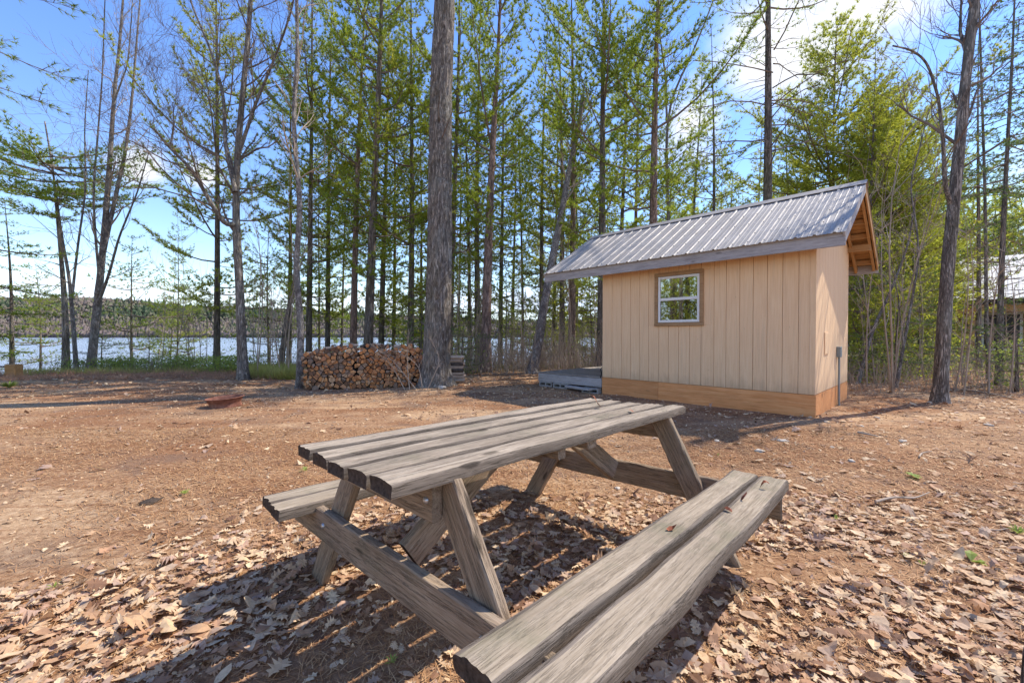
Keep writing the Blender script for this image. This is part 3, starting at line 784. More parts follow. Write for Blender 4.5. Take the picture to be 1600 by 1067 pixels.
def leaf_density(x, y):
    """0..1 cover of dead leaves"""
    n = vnoise(x * 1.1 + 5, y * 1.1, 21) * .6 + vnoise(x * 3.1, y * 3.1, 22) * .4
    d = .018 + .10 * smooth((n - .5) / .25)
    def blob(cx, cy, rx, ry, amt, rot=0.):
        dx, dy = x - cx, y - cy; u_ = dx * math.cos(rot) + dy * math.sin(rot); v_ = -dx * math.sin(rot) + dy * math.cos(rot)
        return amt * smooth(1.4 - np.hypot(u_ / rx, v_ / ry)) * (.45 + .75 * smooth((n - .3) / .3))
    d = np.maximum(d, blob(1.9, 1.5, 1.9, .95, 1.0, .1))       # right foreground
    d = np.maximum(d, blob(2.6, 2.4, 1.9, .65, .9, -.1))
    d = np.maximum(d, blob(.55, 2.25, .85, .7, .95, .8))          # under the table
    d = np.maximum(d, blob(-.5, 2.6, 1.0, .45, .75, .5))
    d = np.maximum(d, blob(-1.9, 1.6, 1.3, .42, .8, .25))         # lower left
    d = np.maximum(d, blob(-1.1, 2.3, .9, .4, .55, .3))
    band = smooth((y - (7.2 - .03 * x + 1.2 * (n - .5) * 2)) / 1.6) * smooth((13.6 - y) / 1.5) * .42 * (.3 + n)
    d = np.maximum(d, np.where(x < 2.5, band, 0))
    rw = smooth((x - 6.3) / 2) * smooth((y - 3) / 3) * .45 * (.4 + n)
    d = np.maximum(d, rw)
    d = np.maximum(d, .34 * smooth((x - 1.4) / 1.2) * smooth((4.6 - y) / 1.5) * (.3 + n * 1.2)); d = np.maximum(d, .16 * smooth((x - 2.0) / 1.5) * (.3 + n * 1.2))
    d = np.where(np.hypot((x - 1.62) / .55, (y - 2.12) / .17) < 1 + .5 * (n - .5), d * .12, d)      # bare patch beside the bench
    return d
def in_cabin(x, y):
    dx, dy = x - 4.339, y - 5.98
    a = dx * Ea[0] + dy * Ea[1]; b = dx * Eb[0] + dy * Eb[1]
    return (a > -.03) & (a < 5.45) & (b > -.03) & (b < 2.8)
lr = np.random.default_rng(99)
LX, LY, LS = [], [], []
for (x0, x1, y0, y1, dens, s0, s1) in ((-3.8, 4.0, .75, 3.2, 1150, .032, .086), (-8, 9, 3.2, 7, 200, .045, .11), (-18, 16, 7, 15, 75, .055, .12)):
    n = int((x1 - x0) * (y1 - y0) * dens)
    x = lr.uniform(x0, x1, n); y = lr.uniform(y0, y1, n); k = (lr.random(n) < leaf_density(x, y)) & (np.abs(x) < y * 1.3 + .4) & ~in_cabin(x, y)
    x, y = x[k], y[k]; LX.append(x); LY.append(y); LS.append(lr.uniform(s0, s1, len(x)) * (1 + .35 * (lr.random(len(x)) < .12)))
LX, LY, LS = map(np.concatenate, (LX, LY, LS))
LS[LY < 2.5] *= 1.0
LZ = gz(LX, LY) + .002 + lr.random(len(LX)) ** 2 * .022 * np.clip(leaf_density(LX, LY), .1, 1)
order = np.argsort(-(LS / np.hypot(LX, LY) * (np.abs(LX) < LY * 1.2)))
single = order[:300]; rest = order[300:]
mb = MB()
kinds = lr.choice(3, len(rest), p=[.5, .22, .28])
for k in range(6):
    s_ = rest[(kinds == k % 3) & ((np.arange(len(rest)) % 6 == 0) == (k > 2))]
    V, F = leaves_geo(LX[s_], LY[s_], LZ[s_], LS[s_], k % 3, lr, *((.3, .9) if k > 2 else (.12, .28)))
    mb.add(V.reshape(-1, 3), (F[None] + (np.arange(len(s_)) * V.shape[1])[:, None, None]).reshape(-1, 3))
nf = 26000; fy = .75 + lr.random(nf) ** 1.2 * 8; fx_ = lr.uniform(-1, 1, nf) * (fy * 1.3 + .3); kf = (lr.random(nf) < .04 + leaf_density(fx_, fy)) & ~in_cabin(fx_, fy); fx_, fy = fx_[kf], fy[kf]
V, F = leaves_geo(fx_, fy, gz(fx_, fy) + .003, lr.uniform(.01, .03, len(fx_)) * (1 + fy * .06), 2, lr, .25, .6)
mb.add(V.reshape(-1, 3), (F[None] + (np.arange(len(fx_)) * V.shape[1])[:, None, None]).reshape(-1, 3))
ll = mb.build('leaf_litter', M['leaf'], ground); tag(ll, kind='stuff')
lmesh = []
for q in range(24):
    k = [0, 0, 1, 2][q % 4]; z = np.zeros(1)
    V, F = leaves_geo(z, z, z, np.ones(1), k, lr, .06, .2); b = MB(); b.add(V[0], F); lmesh.append(b.mesh('leaf', M['leaf1']))
for q, s_ in enumerate(single):
    o = put('leaf', lmesh[q % 24], ground); o.location = (LX[s_], LY[s_], LZ[s_] + .006); o.rotation_euler = (lr.normal(0, .1), lr.normal(0, .1), lr.uniform(0, 6.28)); o.scale = [LS[s_]] * 3
# fine fallen needles and crumbs in the near field
n = 90000
r_ = lr.random(n) ** .8; y = .75 + r_ * 4.6; x = lr.uniform(-1, 1, n) * (y * 1.3 + .3)
k = vnoise(x * .9, y * .9, 31) + .35 * lr.random(n) > .38; x, y = x[k], y[k]; n = len(x)
a = lr.uniform(0, np.pi, n); ln = lr.uniform(.03, .085, n); z = gz(x, y) + .001 + .008 * lr.random(n); w_ = .0011 + .0005 * y
dx, dy = np.cos(a) * ln, np.sin(a) * ln
V = np.zeros((n, 3, 3)); V[:, 0] = np.stack([x - dy / ln * w_, y + dx / ln * w_, z], -1); V[:, 1] = np.stack([x + dy / ln * w_, y - dx / ln * w_, z], -1)
V[:, 2] = np.stack([x + dx, y + dy, z + lr.uniform(0, .012, n)], -1)
mb = MB(); mb.add(V.reshape(-1, 3), np.arange(n * 3).reshape(-1, 3)); o = mb.build('needle_litter', M['fallen'], ground); tag(o, kind='stuff')
# wood chips and bark crumbs
n = 11000; y = .8 + lr.random(n) ** .9 * 9; x = lr.uniform(-1, 1, n) * (y * 1.3 + .3); k = ~in_cabin(x, y); x, y = x[k], y[k]; n = len(x)
s_ = lr.uniform(.004, .013, n) * (1 + y * .12); V = np.zeros((n, 4, 3)); z = gz(x, y)
for c in range(4): V[:, c] = np.stack([x + s_ * lr.uniform(-1.2, 1.2, n), y + s_ * lr.uniform(-1, 1, n), z + (.9 * s_ if c == 3 else 0)], -1)
mb = MB(); fa = np.array([(0, 1, 3), (1, 2, 3), (2, 0, 3)]); mb.add(V.reshape(-1, 3), (fa[None] + (np.arange(n) * 4)[:, None, None]).reshape(-1, 3))
o = mb.build('bark_crumbs', M['leaf'], ground); tag(o, kind='stuff')
# russet leaves lying on the table and bench
for (u_, v_, zt, lab) in ((.80, .02 - .2, Ht, 'small russet leaf near the far end of the tabletop, closest to the cabin'), (.63, -.03, Ht, 'curled red-brown leaf on the middle of the tabletop'),
                       (.60, .20, Ht, 'small orange-brown leaf on the near side of the tabletop'), (.75, .83, .43, 'russet leaf at the far end of the outer bench plank'),
                       (.52, .80, .43, 'curled russet leaf midway along the outer bench plank'), (.33, .79, .43, 'upright red-brown leaf on the outer bench plank'),
                       (-.03, .70, .43, 'orange-brown leaf beside the gap between the near bench planks')):
    V, F = leaves_geo(np.zeros(1), np.zeros(1), np.zeros(1), np.ones(1) * .042, 2, lr, .3, 1.2); b = MB(); b.add(V[0] * [1, 1.1, 1.3], F)
    o = b.build('fallen_leaf', M['russet'], M=tM @ Matrix.Translation((u_, -v_, zt + .003)) @ Matrix.Rotation(random.uniform(0, 6), 4, 'Z'))
    tag(o, lab, 'leaf', 'russet leaves on the picnic table')

# ------------------------------------------------------------------ firewood stack
def clip_cell(c, pts, box):
    poly = list(box)
    for p in pts:
        mx_, my_ = (c + p) / 2; nx, ny = p - c; new = []
        for q in range(len(poly)):
            a_, b_ = poly[q], poly[(q + 1) % len(poly)]
            da = (a_[0] - mx_) * nx + (a_[1] - my_) * ny; db = (b_[0] - mx_) * nx + (b_[1] - my_) * ny
            if da <= 0: new.append(a_)
            if da * db < 0: t_ = da / (da - db); new.append((a_[0] + (b_[0] - a_[0]) * t_, a_[1] + (b_[1] - a_[1]) * t_))
        poly = new
        if not poly: break
    return poly
sL, sR = np.array([-4.62, 9.25]), np.array([-2.15, 9.95])
sv = sR - sL; slen = np.linalg.norm(sv); sa = math.atan2(sv[1], sv[0])
stM = Matrix.Translation((sL[0], sL[1], -.02)) @ Matrix.Rotation(sa, 4, 'Z')
stack = thing('firewood_stack', 'long waist-high stack of split firewood between the grey maple and the big pine', 'firewood stack', M=stM)
fr = np.random.default_rng(5)
def stackh(x): return np.interp(x, [0, .25, .55, 1.3, 2.0, 2.3, 2.57], [.84, .88, 1.0, 1.02, 1.0, .98, .95]) + .02 * np.sin(x * 9)
pts = []
rows, colsn = 13, 22
for rj in range(-1, rows + 3):
    for ci in range(-1, colsn + 2):
        pts.append((( ci + .5 * (rj % 2)) * slen / colsn + fr.uniform(-.05, .05), (rj + .5) * .083 + fr.uniform(-.036, .036)))
pts = np.array(pts); keep = (pts[:, 0] > .0) & (pts[:, 0] < slen + .02) & (pts[:, 1] > .0) & (pts[:, 1] < stackh(pts[:, 0]) - .03)
idx = np.where(keep)[0]; fr.shuffle(idx); nlog = 0; extra = MB(); todo = []
for q in idx:
    c = pts[q]; d = np.hypot(*(pts - c).T); nb = pts[(d > 0) & (d < .28)]
    poly = clip_cell(c, nb, [(c[0] - .12, c[1] - .1), (c[0] + .12, c[1] - .1), (c[0] + .12, c[1] + .1), (c[0] - .12, c[1] + .1)])
    if len(poly) < 3: continue
    poly = np.array(poly); poly = c + (poly - c) * fr.uniform(.80, .95)
    if fr.random() < .12: # round branch wood
        rr = np.hypot(*(poly - c).T).min() * 1.15; an_ = np.arange(9) * 2 * np.pi / 9; poly = c + rr * np.stack([np.cos(an_), np.sin(an_)], -1)
    parts_ = [poly]
    if fr.random() < .75:      # one split half beside the other
        a_ = fr.uniform(0, 3.14); nn_ = np.array([math.cos(a_), math.sin(a_)]); parts_ = []
        for sg in (1, -1):
            h_ = clip_cell(c - nn_ * sg * .012, [c * 1.0], [tuple(p_) for p_ in poly])
            if len(h_) >= 3: parts_.append(np.array(h_))
    todo.extend((c, p_) for p_ in parts_)
for c, poly in todo:
    m = len(poly); off = fr.uniform(-.045, .03); dep = .40
    f_ = np.array([(p[0], off + fr.uniform(-.006, .006), p[1]) for p in poly]); bk = np.array([(p[0] + fr.uniform(-.004, .004), dep + off, p[1]) for p in c + (poly - c) * .93])
    cc = np.array([c[0], off - .004, c[1]])
    b = MB(); b.add(np.vstack([f_, cc]) - [c[0], 0, c[1]], [(a_, (a_ + 1) % m, m) for a_ in range(m)], 0)
    b.add(np.vstack([f_, bk]) - [c[0], 0, c[1]], [(a_, a_ + m, (a_ + 1) % m + m, (a_ + 1) % m) for a_ in range(m)], 1 if fr.random() < .5 else 2)
    nlog += 1
    if nlog > 290:
        for (k_, m_), fl in b.f.items(): extra.f.setdefault((k_, m_), []).extend([q_ + extra.n for q_ in fl])
        extra.v.append(np.concatenate(b.v) + [c[0], 0, c[1]]); extra.n += b.n; continue
    b.build('log', [M['log'], M['logbark'], M['logpale']], stack, M=Matrix.Translation((c[0], 0, c[1])))
if extra.n: tag(extra.build('small_logs', [M['log2'], M['logbark'], M['logpale']], stack), kind='stuff')
# pieces lying along the top
for q in range(8):
    x = .5 + q * .26 + fr.uniform(-.05, .05); z = stackh(x) - .055
    rr = fr.uniform(.03, .045); b = MB(); an_ = fr.uniform(0, .5)
    b.tube([(-.11, 0, 0), (.11, .02, .01)], [rr, rr * .95], 5, 1 if q % 2 else 0, cap=True)
    b.build('log', [M['logpale'], M['logbark']], stack, M=Matrix.Translation((x, .17, z + .01)) @ Matrix.Rotation(fr.uniform(-.5, .5) + 1.2 * (q % 2), 4, 'Z'))
b = MB(); b.box(.05, slen - .02, .14, .34, 0.02, .80); b.build('gap_shade_filler', M['dark'], stack)  # added dark box: stands in for the shade in the gaps between logs
# second, smaller pile beyond the big pine: split pieces seen from the side
p2 = thing('firewood_pile', 'short pile of pale split logs just right of the big pine trunk', 'firewood pile', loc=(-1.42, 10.75, 0), rz=.1)
for q in range(9):
    z = .045 + q * .082; w_ = .40 - .012 * q
    for s_ in (0, 1):
        rr = .052 * fr.uniform(.85, 1.1)
        b = MB(); b.tube([(-w_ / 2, 0, 0), (w_ / 2, 0, 0)], [rr, rr * .9], 5, 0, cap=True)
        b.build('log', M['logpale'] if fr.random() < .8 else M['logbark'], p2, M=Matrix.Translation((fr.uniform(-.04, .04), s_ * .12, z)) @ Matrix.Rotation(fr.uniform(-.12, .12), 4, 'Z') @ Matrix.Rotation(fr.uniform(0, 2), 4, 'X'))
    if q == 7: break

# ------------------------------------------------------------------ fire ring
fc = G3(352, 634); ring = thing('fire_ring', 'rusty steel wheel rim used as a fire ring, tilted on the dirt', 'fire ring', M=Matrix.Translation((fc[0], fc[1], .055)) @ Matrix.Rotation(-.06, 4, 'Y') @ Matrix.Rotation(.03, 4, 'X'))
prof = [(.29, .085), (.275, .095), (.26, .085), (.252, .04), (.235, .02), (.225, -.01), (.235, -.05), (.25, -.075), (.243, -.075), (.226, -.05), (.215, -.01), (.225, .02), (.243, .045), (.25, .08)]
b = MB(); n = 48; an_ = np.arange(n) * 2 * np.pi / n
V = np.array([[(r0 * math.cos(a_), r0 * math.sin(a_), z0_) for r0, z0_ in prof] for a_ in an_]).reshape(-1, 3); m = len(prof)
b.add(V, [(i_ * m + j_, ((i_ + 1) % n) * m + j_, ((i_ + 1) % n) * m + (j_ + 1) % m, i_ * m + (j_ + 1) % m) for i_ in range(n) for j_ in range(m)])
b.build('rim', M['rust'], ring, smooth=True)
b = MB(); b.add([(0, 0, -.06)] + [(.23 * math.cos(a_), .23 * math.sin(a_), -.065 + .015 * fr.normal()) for a_ in an_[::3]], [(0, 1 + q, 1 + (q + 1) % 16) for q in range(16)])
b.build('ash_bed', plain('ash', (.16, .13, .12), .95, .1, var=.4, nscale=30), ring)
# post with a rail at the far left edge, above the bank
pp = G3(22, 590); pst = thing('rail_post', 'short orange wooden post carrying a dark rail above the lake bank', 'post', loc=(pp[0], pp[1], float(gz(pp[0], pp[1]))))
b = MB(); b.box(-.14, .14, -.12, .12, -.1, .36); o = b.build('post', M['orange'], pst); o.modifiers.new('b', 'BEVEL').width = .02
b = MB(); b.box(-3.4, -.05, -.05, .05, .27, .31); b.build('rail', M['bark_dark'], pst)
b = MB(); b.box(-3.4, -.14, -.10, .10, .0, .06); b.build('board', M['bark_dark'], pst)

# ------------------------------------------------------------------ trees
def blades(C, D, L, w, K, r, spread=.75):
    """K narrow needle bundles out of every tuft centre C heading along D"""
    n = len(C); C = np.repeat(C, K, 0); D = np.repeat(D, K, 0); Ls = np.repeat(L, K) * r.uniform(.65, 1.15, n * K)
    d = D + spread * r.normal(size=(n * K, 3)); d /= np.linalg.norm(d, axis=1, keepdims=True) + 1e-9
    s = np.cross(d, r.normal(size=(n * K, 3))); s /= np.linalg.norm(s, axis=1, keepdims=True) + 1e-9
    V = np.stack([C - s * w, C + s * w, C + d * Ls[:, None]], 1)
    return V.reshape(-1, 3), np.arange(n * K * 3).reshape(-1, 3)
def pine_meshes(seed, h, r0, cb, bl, gap=.55, nb=5, upc=.35, tuft=.15, K=7, w=.009, mats=('bark_dark', 'needle'), dead=14, wob=.15, flat=False, prof=None, droop=0., tstep=.13, sides=10):
    r = np.random.default_rng(seed)
    n = 16; z = np.linspace(0, h, n); ph = r.uniform(0, 6, 4)
    cx_ = wob * (np.sin(z / h * 3 + ph[0]) - math.sin(ph[0])) * z / h; cy_ = wob * (np.sin(z / h * 4 + ph[1]) - math.sin(ph[1])) * z / h
    tp = np.stack([cx_, cy_, z], -1); tp[0, 2] = -.25
    rad = r0 * ((1 - z / h) * .9 + .06) * (1 + .35 * np.exp(-z / .35)); 
    if flat: rad = r0 * ((1 - z / h) * .55 + .4) * (1 + .35 * np.exp(-z / .35))
    tm = MB(); tm.tube(tp, rad, sides)
    lm = MB(); C, D, S = [], [], []
    def at_(zz): return np.array([np.interp(zz, z, cx_), np.interp(zz, z, cy_), zz]), np.interp(zz, z, rad)
    for k in range(dead):      # dead lower branches
        zz = r.uniform(min(1.2, cb * .5), cb); p, rr = at_(zz); a_ = r.uniform(0, 6.28); ln = r.uniform(.3, 1.5)
        d = np.array([math.cos(a_), math.sin(a_), r.uniform(-.15, .35)]); q = p + d * ln * np.array([1, 1, .6]); mdl = p + d * ln * .5 + r.normal(0, .05, 3)
        lm.tube([p, mdl, q + [0, 0, r.uniform(-.2, .1)]], [.016, .010, .003], 3)
        if ln > .8: lm.tube([mdl, mdl + unit(d + r.normal(0, .7, 3)) * ln * .4], [.007, .002], 3)
    zz = cb
    while zz < h * .985:
        t = (zz - cb) / (h - cb)
        if prof is not None: L0 = bl * np.interp(t, *prof)
        else: L0 = bl * (min(1, .45 + t * 2.2) if t < .3 else 1) * (1 - max(0, t - .3) / .7) ** .75 + .25
        m = nb if t < .8 else max(3, nb - 1); a0 = r.uniform(0, 6.28)
        for k in range(m):
            if r.random() < .28: continue
            ln = L0 * (r.uniform(.4, 1.0) + .6 * (r.random() < .2)); a_ = a0 + k * 6.283 / m + r.normal(0, .25); p, rr = at_(zz + r.uniform(-.15, .15) * gap)
            el = upc * (.1 + t) + r.normal(0, .16) - droop
            h2 = np.array([math.cos(a_), math.sin(a_), 0]); ss = np.linspace(0, 1, 6)
            cu_ = .18 * upc / .35
            bp = p + np.outer(ss * ln, h2) * math.cos(el) + np.outer(ln * (ss * math.sin(el) + cu_ * ss ** 2 - .05 * np.sin(ss * 3.1) - droop * .5 * ss ** 2), [0, 0, 1])
            sw = r.normal(0, .06) * ln; bp += np.outer(ss ** 2 * sw, [-h2[1], h2[0], 0])
            br = max(.008, min(.05, ln * .013)); lm.tube(bp, br * (1 - ss * .85), 4)
            s0 = .30 if ln > 1.2 else .15; sd_ = 1
            tt = s0
            while tt < 1.0:
                sd_ = -sd_; q = np.array([np.interp(tt, ss, bp[:, i_]) for i_ in range(3)]); bd = unit(bp[min(5, int(tt * 5) + 1)] - bp[int(tt * 5)])
                side = np.cross([0, 0, 1], bd); tw = unit(bd * r.uniform(.5, .9) + side * sd_ * r.uniform(.5, 1.0) + [0, 0, r.uniform(-.05, .35) - droop * .6])
                tl_ = (ln * .36 * (1.15 - tt) + .12) * r.uniform(.6, 1.2); e = q + tw * tl_
                if r.random() < .8: lm.tube([q, e], [.006, .002], 3)
                nt = max(1, int(tl_ / tstep)); f = (np.arange(nt) + 1) / nt
                C.append(q + np.outer(f * tl_, tw) + r.normal(0, .02, (nt, 3))); D.append(np.repeat([tw + np.array([0, 0, .25 - droop])], nt, 0)); S.append(np.full(nt, tuft * r.uniform(.8, 1.15)))
                tt += max(.045, .14 / ln) * r.uniform(.5, 1.7)
            C.append(bp[-2:] + 0); D.append(np.repeat([unit(bp[-1] - bp[-2])], 2, 0)); S.append(np.full(2, tuft))
        zz += gap * r.uniform(.4, 1.6)
    cm = MB(); C = np.concatenate(C); D = np.concatenate(D); S = np.concatenate(S)
    v, f = blades(C, D, S, w, K, r); cm.add(v, f)
    return (tm.mesh('trunk', M[mats[0]], True), lm.mesh('limbs', M['twig']), cm.mesh('crown', M[mats[1]]))
def put_tree(name, parts, label, cat, loc, rz=0, sc=1., kr=1., lean=(0, 0), group=None, names=('trunk', 'limbs', 'crown'), zs=1.):
    t = thing(name, label, cat, M=Matrix.Translation(loc) @ Euler((lean[1], lean[0], 0)).to_matrix().to_4x4() @ Matrix.Rotation(rz, 4, 'Z') @ Matrix.Diagonal((sc, sc, sc * zs, 1)), group=group)
    for nm, me in zip(names, parts):
        o = put(nm, me, t)
        if nm == 'trunk': o.scale = (kr, kr, 1)
        else: o['kind'] = 'stuff'
    return t
A = {}
PK = dict(K=15, w=.014, tuft=.20, upc=.75)
A['tall0'] = pine_meshes(1, 20, .20, 3.6, 2.7, .62, 5, dead=16, **PK)
A['tall1'] = pine_meshes(2, 19, .20, 2.8, 2.5, .66, 5, dead=12, **PK, mats=('bark_dark', 'needle_yellow'))
A['tall2'] = pine_meshes(3, 18, .20, 5.2, 3.0, .6, 5, dead=20, **PK, mats=('bark_red', 'needle'))
A['slim0'] = pine_meshes(4, 15, .13, 3.0, 1.5, .6, 5, dead=12, tuft=.17, w=.012, K=12)
A['slim1'] = pine_meshes(5, 13, .11, 2.2, 1.4, .6, 5, dead=10, tuft=.17, w=.012, K=12, mats=('bark_dark', 'needle_yellow'))
A['wide'] = pine_meshes(6, 15.5, .17, 4.0, 3.6, .42, 8, dead=24, mats=('bark_pine', 'needle_yellow'), K=14, w=.014, tuft=.21, upc=.55)
A['low'] = pine_meshes(8, 12, .15, 1.0, 3.0, .8, 4, dead=6, upc=.15, droop=.06, tuft=.15, K=12, w=.009, tstep=.11)
A['hem'] = pine_meshes(9, 13, .13, 4.0, 1.6, .40, 4, dead=16, mats=('bark_pine', 'needle_dark'), upc=.0, droop=.12, tuft=.12, K=9, w=.010, tstep=.10)
A['fir'] = pine_meshes(10, 2.6, .04, .25, .8, .16, 5, dead=0, mats=('bark_dark', 'needle_dark'), upc=.1, tuft=.08, K=7, w=.007, wob=.03, tstep=.08)
A['young'] = pine_meshes(11, 5, .05, .8, 1.1, .35, 5, dead=3, tuft=.12, mats=('bark_dark', 'needle'), wob=.06)
A['flat'] = pine_meshes(12, 7.9, .10, 5.6, 2.6, .26, 7, dead=12, prof=([0, .4, .8, 1], [.45, 1, 1.1, .6]), upc=.25, mats=('bark_grey', 'needle'), tuft=.16, K=13, w=.011, tstep=.10)

# bare hardwoods: given stems, then recursive branching
def grow(mb, p, d, ln, r0, depth, r, up=.25, wig=.18, nk=3):
    n = 5; P = [np.array(p)]; dd = unit(d)
    for k in range(n - 1):
        dd = unit(dd + r.normal(0, wig, 3) + [0, 0, up * .25]); P.append(P[-1] + dd * ln / (n - 1))
    P = np.array(P); rr = r0 * np.linspace(1, .45, n)
    mb.tube(P, rr, 6 if r0 > .03 else (4 if r0 > .012 else 3))
    if depth <= 0: return
    for k in range(nk + (r.random() < .5)):
        t = r.uniform(.25, 1.0); i_ = min(n - 2, int(t * (n - 1))); q = P[i_] + (P[i_ + 1] - P[i_]) * (t * (n - 1) - i_)
        bd = unit(P[i_ + 1] - P[i_]); side = unit(np.cross(bd, r.normal(size=3)))
        a_ = r.uniform(.4, .95)
        grow(mb, q, bd * math.cos(a_) + side * math.sin(a_) + [0, 0, .12], ln * r.uniform(.45, .72), max(.003, r0 * .5 * (1.05 - t * .4)), depth - 1, r, up, wig, nk)
def resample(P, n):
    P = np.asarray(P, float); s = np.concatenate([[0], np.cumsum(np.linalg.norm(np.diff(P, axis=0), axis=1))]); t = np.linspace(0, s[-1], n)
    # smooth with a small kernel
    Q = np.stack([np.interp(t, s, P[:, i_]) for i_ in range(3)], -1)
    for _ in range(2): Q[1:-1] = (Q[:-2] + 2 * Q[1:-1] + Q[2:]) / 4
    return Q, t / s[-1]
def bare_tree(name, label, stems, Yb, seed, bark='bark_grey', start=.35, ntw=14, depth=3, blen=1.8, budcol=None, group=None, sides=10, up=.3):
    """stems: list of (photo polyline, radius at foot, radius at tip, depth shift at tip)"""
    r = np.random.default_rng(seed); base = None; tm = MB(); lm = MB()
    for si, (pl, ra, rb, ds) in enumerate(stems):
        n_ = len(pl); P = [P3(x, y, Yb + ds * k / (n_ - 1)) for k, (x, y) in enumerate(pl)]
        if si == 0: base = P[0].copy(); base[2] = float(gz(base[0], base[1])); P[0][2] = base[2] - .15
        P = np.array(P) - base; Q, t = resample(P, 26)
        kx = 1 / math.sqrt(1 + ((pl[0][0] - 800) / F_) ** 2); rad = (ra + (rb - ra) * t ** .8) * kx
        if si == 0 or pl[0][1] > 540: rad = rad * (1 + .45 * np.exp(-(Q[:, 2] + .1) / .22))
        tm.tube(Q, rad, sides, rough=.03, rs=r)
        m = int(ntw * (1.0 if si == 0 else .8))
        for k in range(m):
            tt = start + (1 - start) * (k + r.random()) / m if si == 0 else .15 + .85 * (k + r.random()) / m
            i_ = min(24, int(tt * 25)); q = Q[i_]; bd = unit(Q[i_ + 1] - Q[i_]); side = unit(np.cross(bd, r.normal(size=3))); a_ = r.uniform(.5, 1.0)
            grow(lm, q, bd * math.cos(a_) + side * math.sin(a_), blen * r.uniform(.5, 1.1) * (1.1 - .5 * tt), max(.006, rad[i_] * .38), depth - 1, r, up)
    o = thing(name, label, 'tree', loc=tuple(base), group=group)
    tm.build('trunk', M[bark], o, smooth=True); lm.build('branches', M['twig'] if bark != 'bark_pale' else M['twig_pale'], o, smooth=True)['kind'] = 'stuff'
    return o
# the maple left of the clearing, forking low, limb sweeping left
bare_tree('maple_tree', 'large bare maple with a limb sweeping left, left of the firewood stack',
          [([(380, 592), (378, 540), (374, 440), (368, 340), (370, 250), (382, 120), (392, 0), (398, -120)], .155, .05, .5),
           ([(366, 350), (352, 352), (330, 318), (300, 265), (262, 228), (240, 200)], .085, .03, -1.2),
           ([(368, 300), (352, 230), (350, 150), (330, 80), (300, 10), (280, -60)], .075, .02, .8),
           ([(370, 250), (400, 160), (430, 90), (455, 20), (470, -60)], .06, .02, -.8),
           ([(266, 230), (272, 190), (270, 160)], .03, .012, 0)], 11.4, 3, ntw=20, depth=4, blen=2.3, sides=14)
bare_tree('maple_tree', 'pale many-stemmed bare maple on the lake bank at the left, leaning right',
          [([(140, 582), (150, 500), (158, 420), (165, 340), (172, 250), (178, 150), (188, 60), (195, -40)], .20, .035, .5),
           ([(152, 460), (160, 400), (176, 330), (182, 300), (196, 240), (206, 160), (214, 60), (222, -40)], .12, .025, 1.0),
           ([(155, 470), (170, 430), (186, 370), (215, 300), (232, 240)], .07, .02, -.8),
           ([(157, 446), (152, 405), (147, 340), (146, 290), (152, 220), (160, 120), (164, 0)], .06, .02, -.3),
           ([(178, 160), (200, 100), (206, 20), (210, -60)], .04, .012, 0)], 14.2, 5, bark='bark_pale', ntw=16, depth=3, blen=2.0, sides=12)
bare_tree('birch_tree', 'slim bare stem beside the pale leaning maple clump at the left',
          [([(120, 580), (114, 500), (108, 430), (98, 380), (88, 310), (82, 260), (70, 190)], .10, .03, .5),
           ([(112, 470), (122, 380), (134, 300), (132, 200), (138, 110)], .06, .015, 0)], 14.0, 8, bark='bark_pale', ntw=12, depth=3, blen=1.5)
bare_tree('maple_tree', 'slim crooked grey tree at the left end of the firewood stack',
          [([(469, 606), (468, 560), (473, 520), (466, 470), (462, 420), (463, 380), (471, 340), (466, 280), (458, 200), (460, 150), (466, 80), (463, 0), (465, -80)], .095, .035, .3)], 9.7, 12, bark='bark_pale', start=.45, ntw=16, depth=3, blen=1.6, sides=12)
bare_tree('birch_tree', 'pale trunk leaning right beside the porch end of the cabin',
          [([(830, 586), (840, 540), (848, 490), (858, 430), (870, 370), (882, 310), (892, 250), (905, 200), (910, 150)], .17, .07, 1.5)], 12.9, 14, bark='bark_pale', start=.6, ntw=10, depth=3, blen=1.4)
bare_tree('dead_tree', 'dark dead trunk leaning right behind the grass near the crooked grey tree',
          [([(436, 560), (448, 500), (458, 450), (462, 425)], .14, .07, .3)], 15, 15, bark='bark_dark', start=.7, ntw=3, depth=1, blen=.5)
bare_tree('maple_tree', 'tall thick bare maple right of the cabin gable',
          [([(1468, 630), (1472, 560), (1477, 470), (1484, 380), (1493, 290), (1503, 190), (1512, 90), (1524, 0), (1534, -100)], .155, .085, .0),
           ([(1486, 320), (1476, 290), (1474, 220), (1466, 150), (1448, 95), (1425, 78), (1395, 72)], .055, .018, -.4),
           ([(1512, 90), (1500, 50), (1502, 0)], .05, .02, .3),
           ([(1524, 10), (1550, -40), (1570, -120)], .05, .02, 0)], 7.46, 17, start=.55, ntw=14, depth=3, blen=1.5, sides=18)
bare_tree('dead_tree', 'thin curving bare tree between the cabin gable and the thick maple',
          [([(1398, 602), (1412, 540), (1425, 470), (1437, 400), (1432, 350), (1420, 290), (1440, 220), (1452, 170)], .045, .015, 1),
           ([(1412, 540), (1404, 470), (1392, 400), (1366, 360)], .02, .008, 0)], 9.5, 19, start=.3, ntw=12, depth=2, blen=1.0)
bare_tree('dead_tree', 'slanting thin trunk behind the right gable of the cabin',
          [([(1338, 600), (1362, 520), (1398, 440), (1420, 380), (1432, 300)], .06, .02, .5)], 10.5, 20, start=.3, ntw=8, depth=2, blen=.9)
bare_tree('young_tree', 'dark sapling trunk leaning out of the frame at the lower right corner',
          [([(1606, 1150), (1610, 1067), (1622, 960), (1632, 850)], .032, .024, .0)], 1.13, 22, bark='bark_dark', start=.9, ntw=1, depth=1, blen=.2)
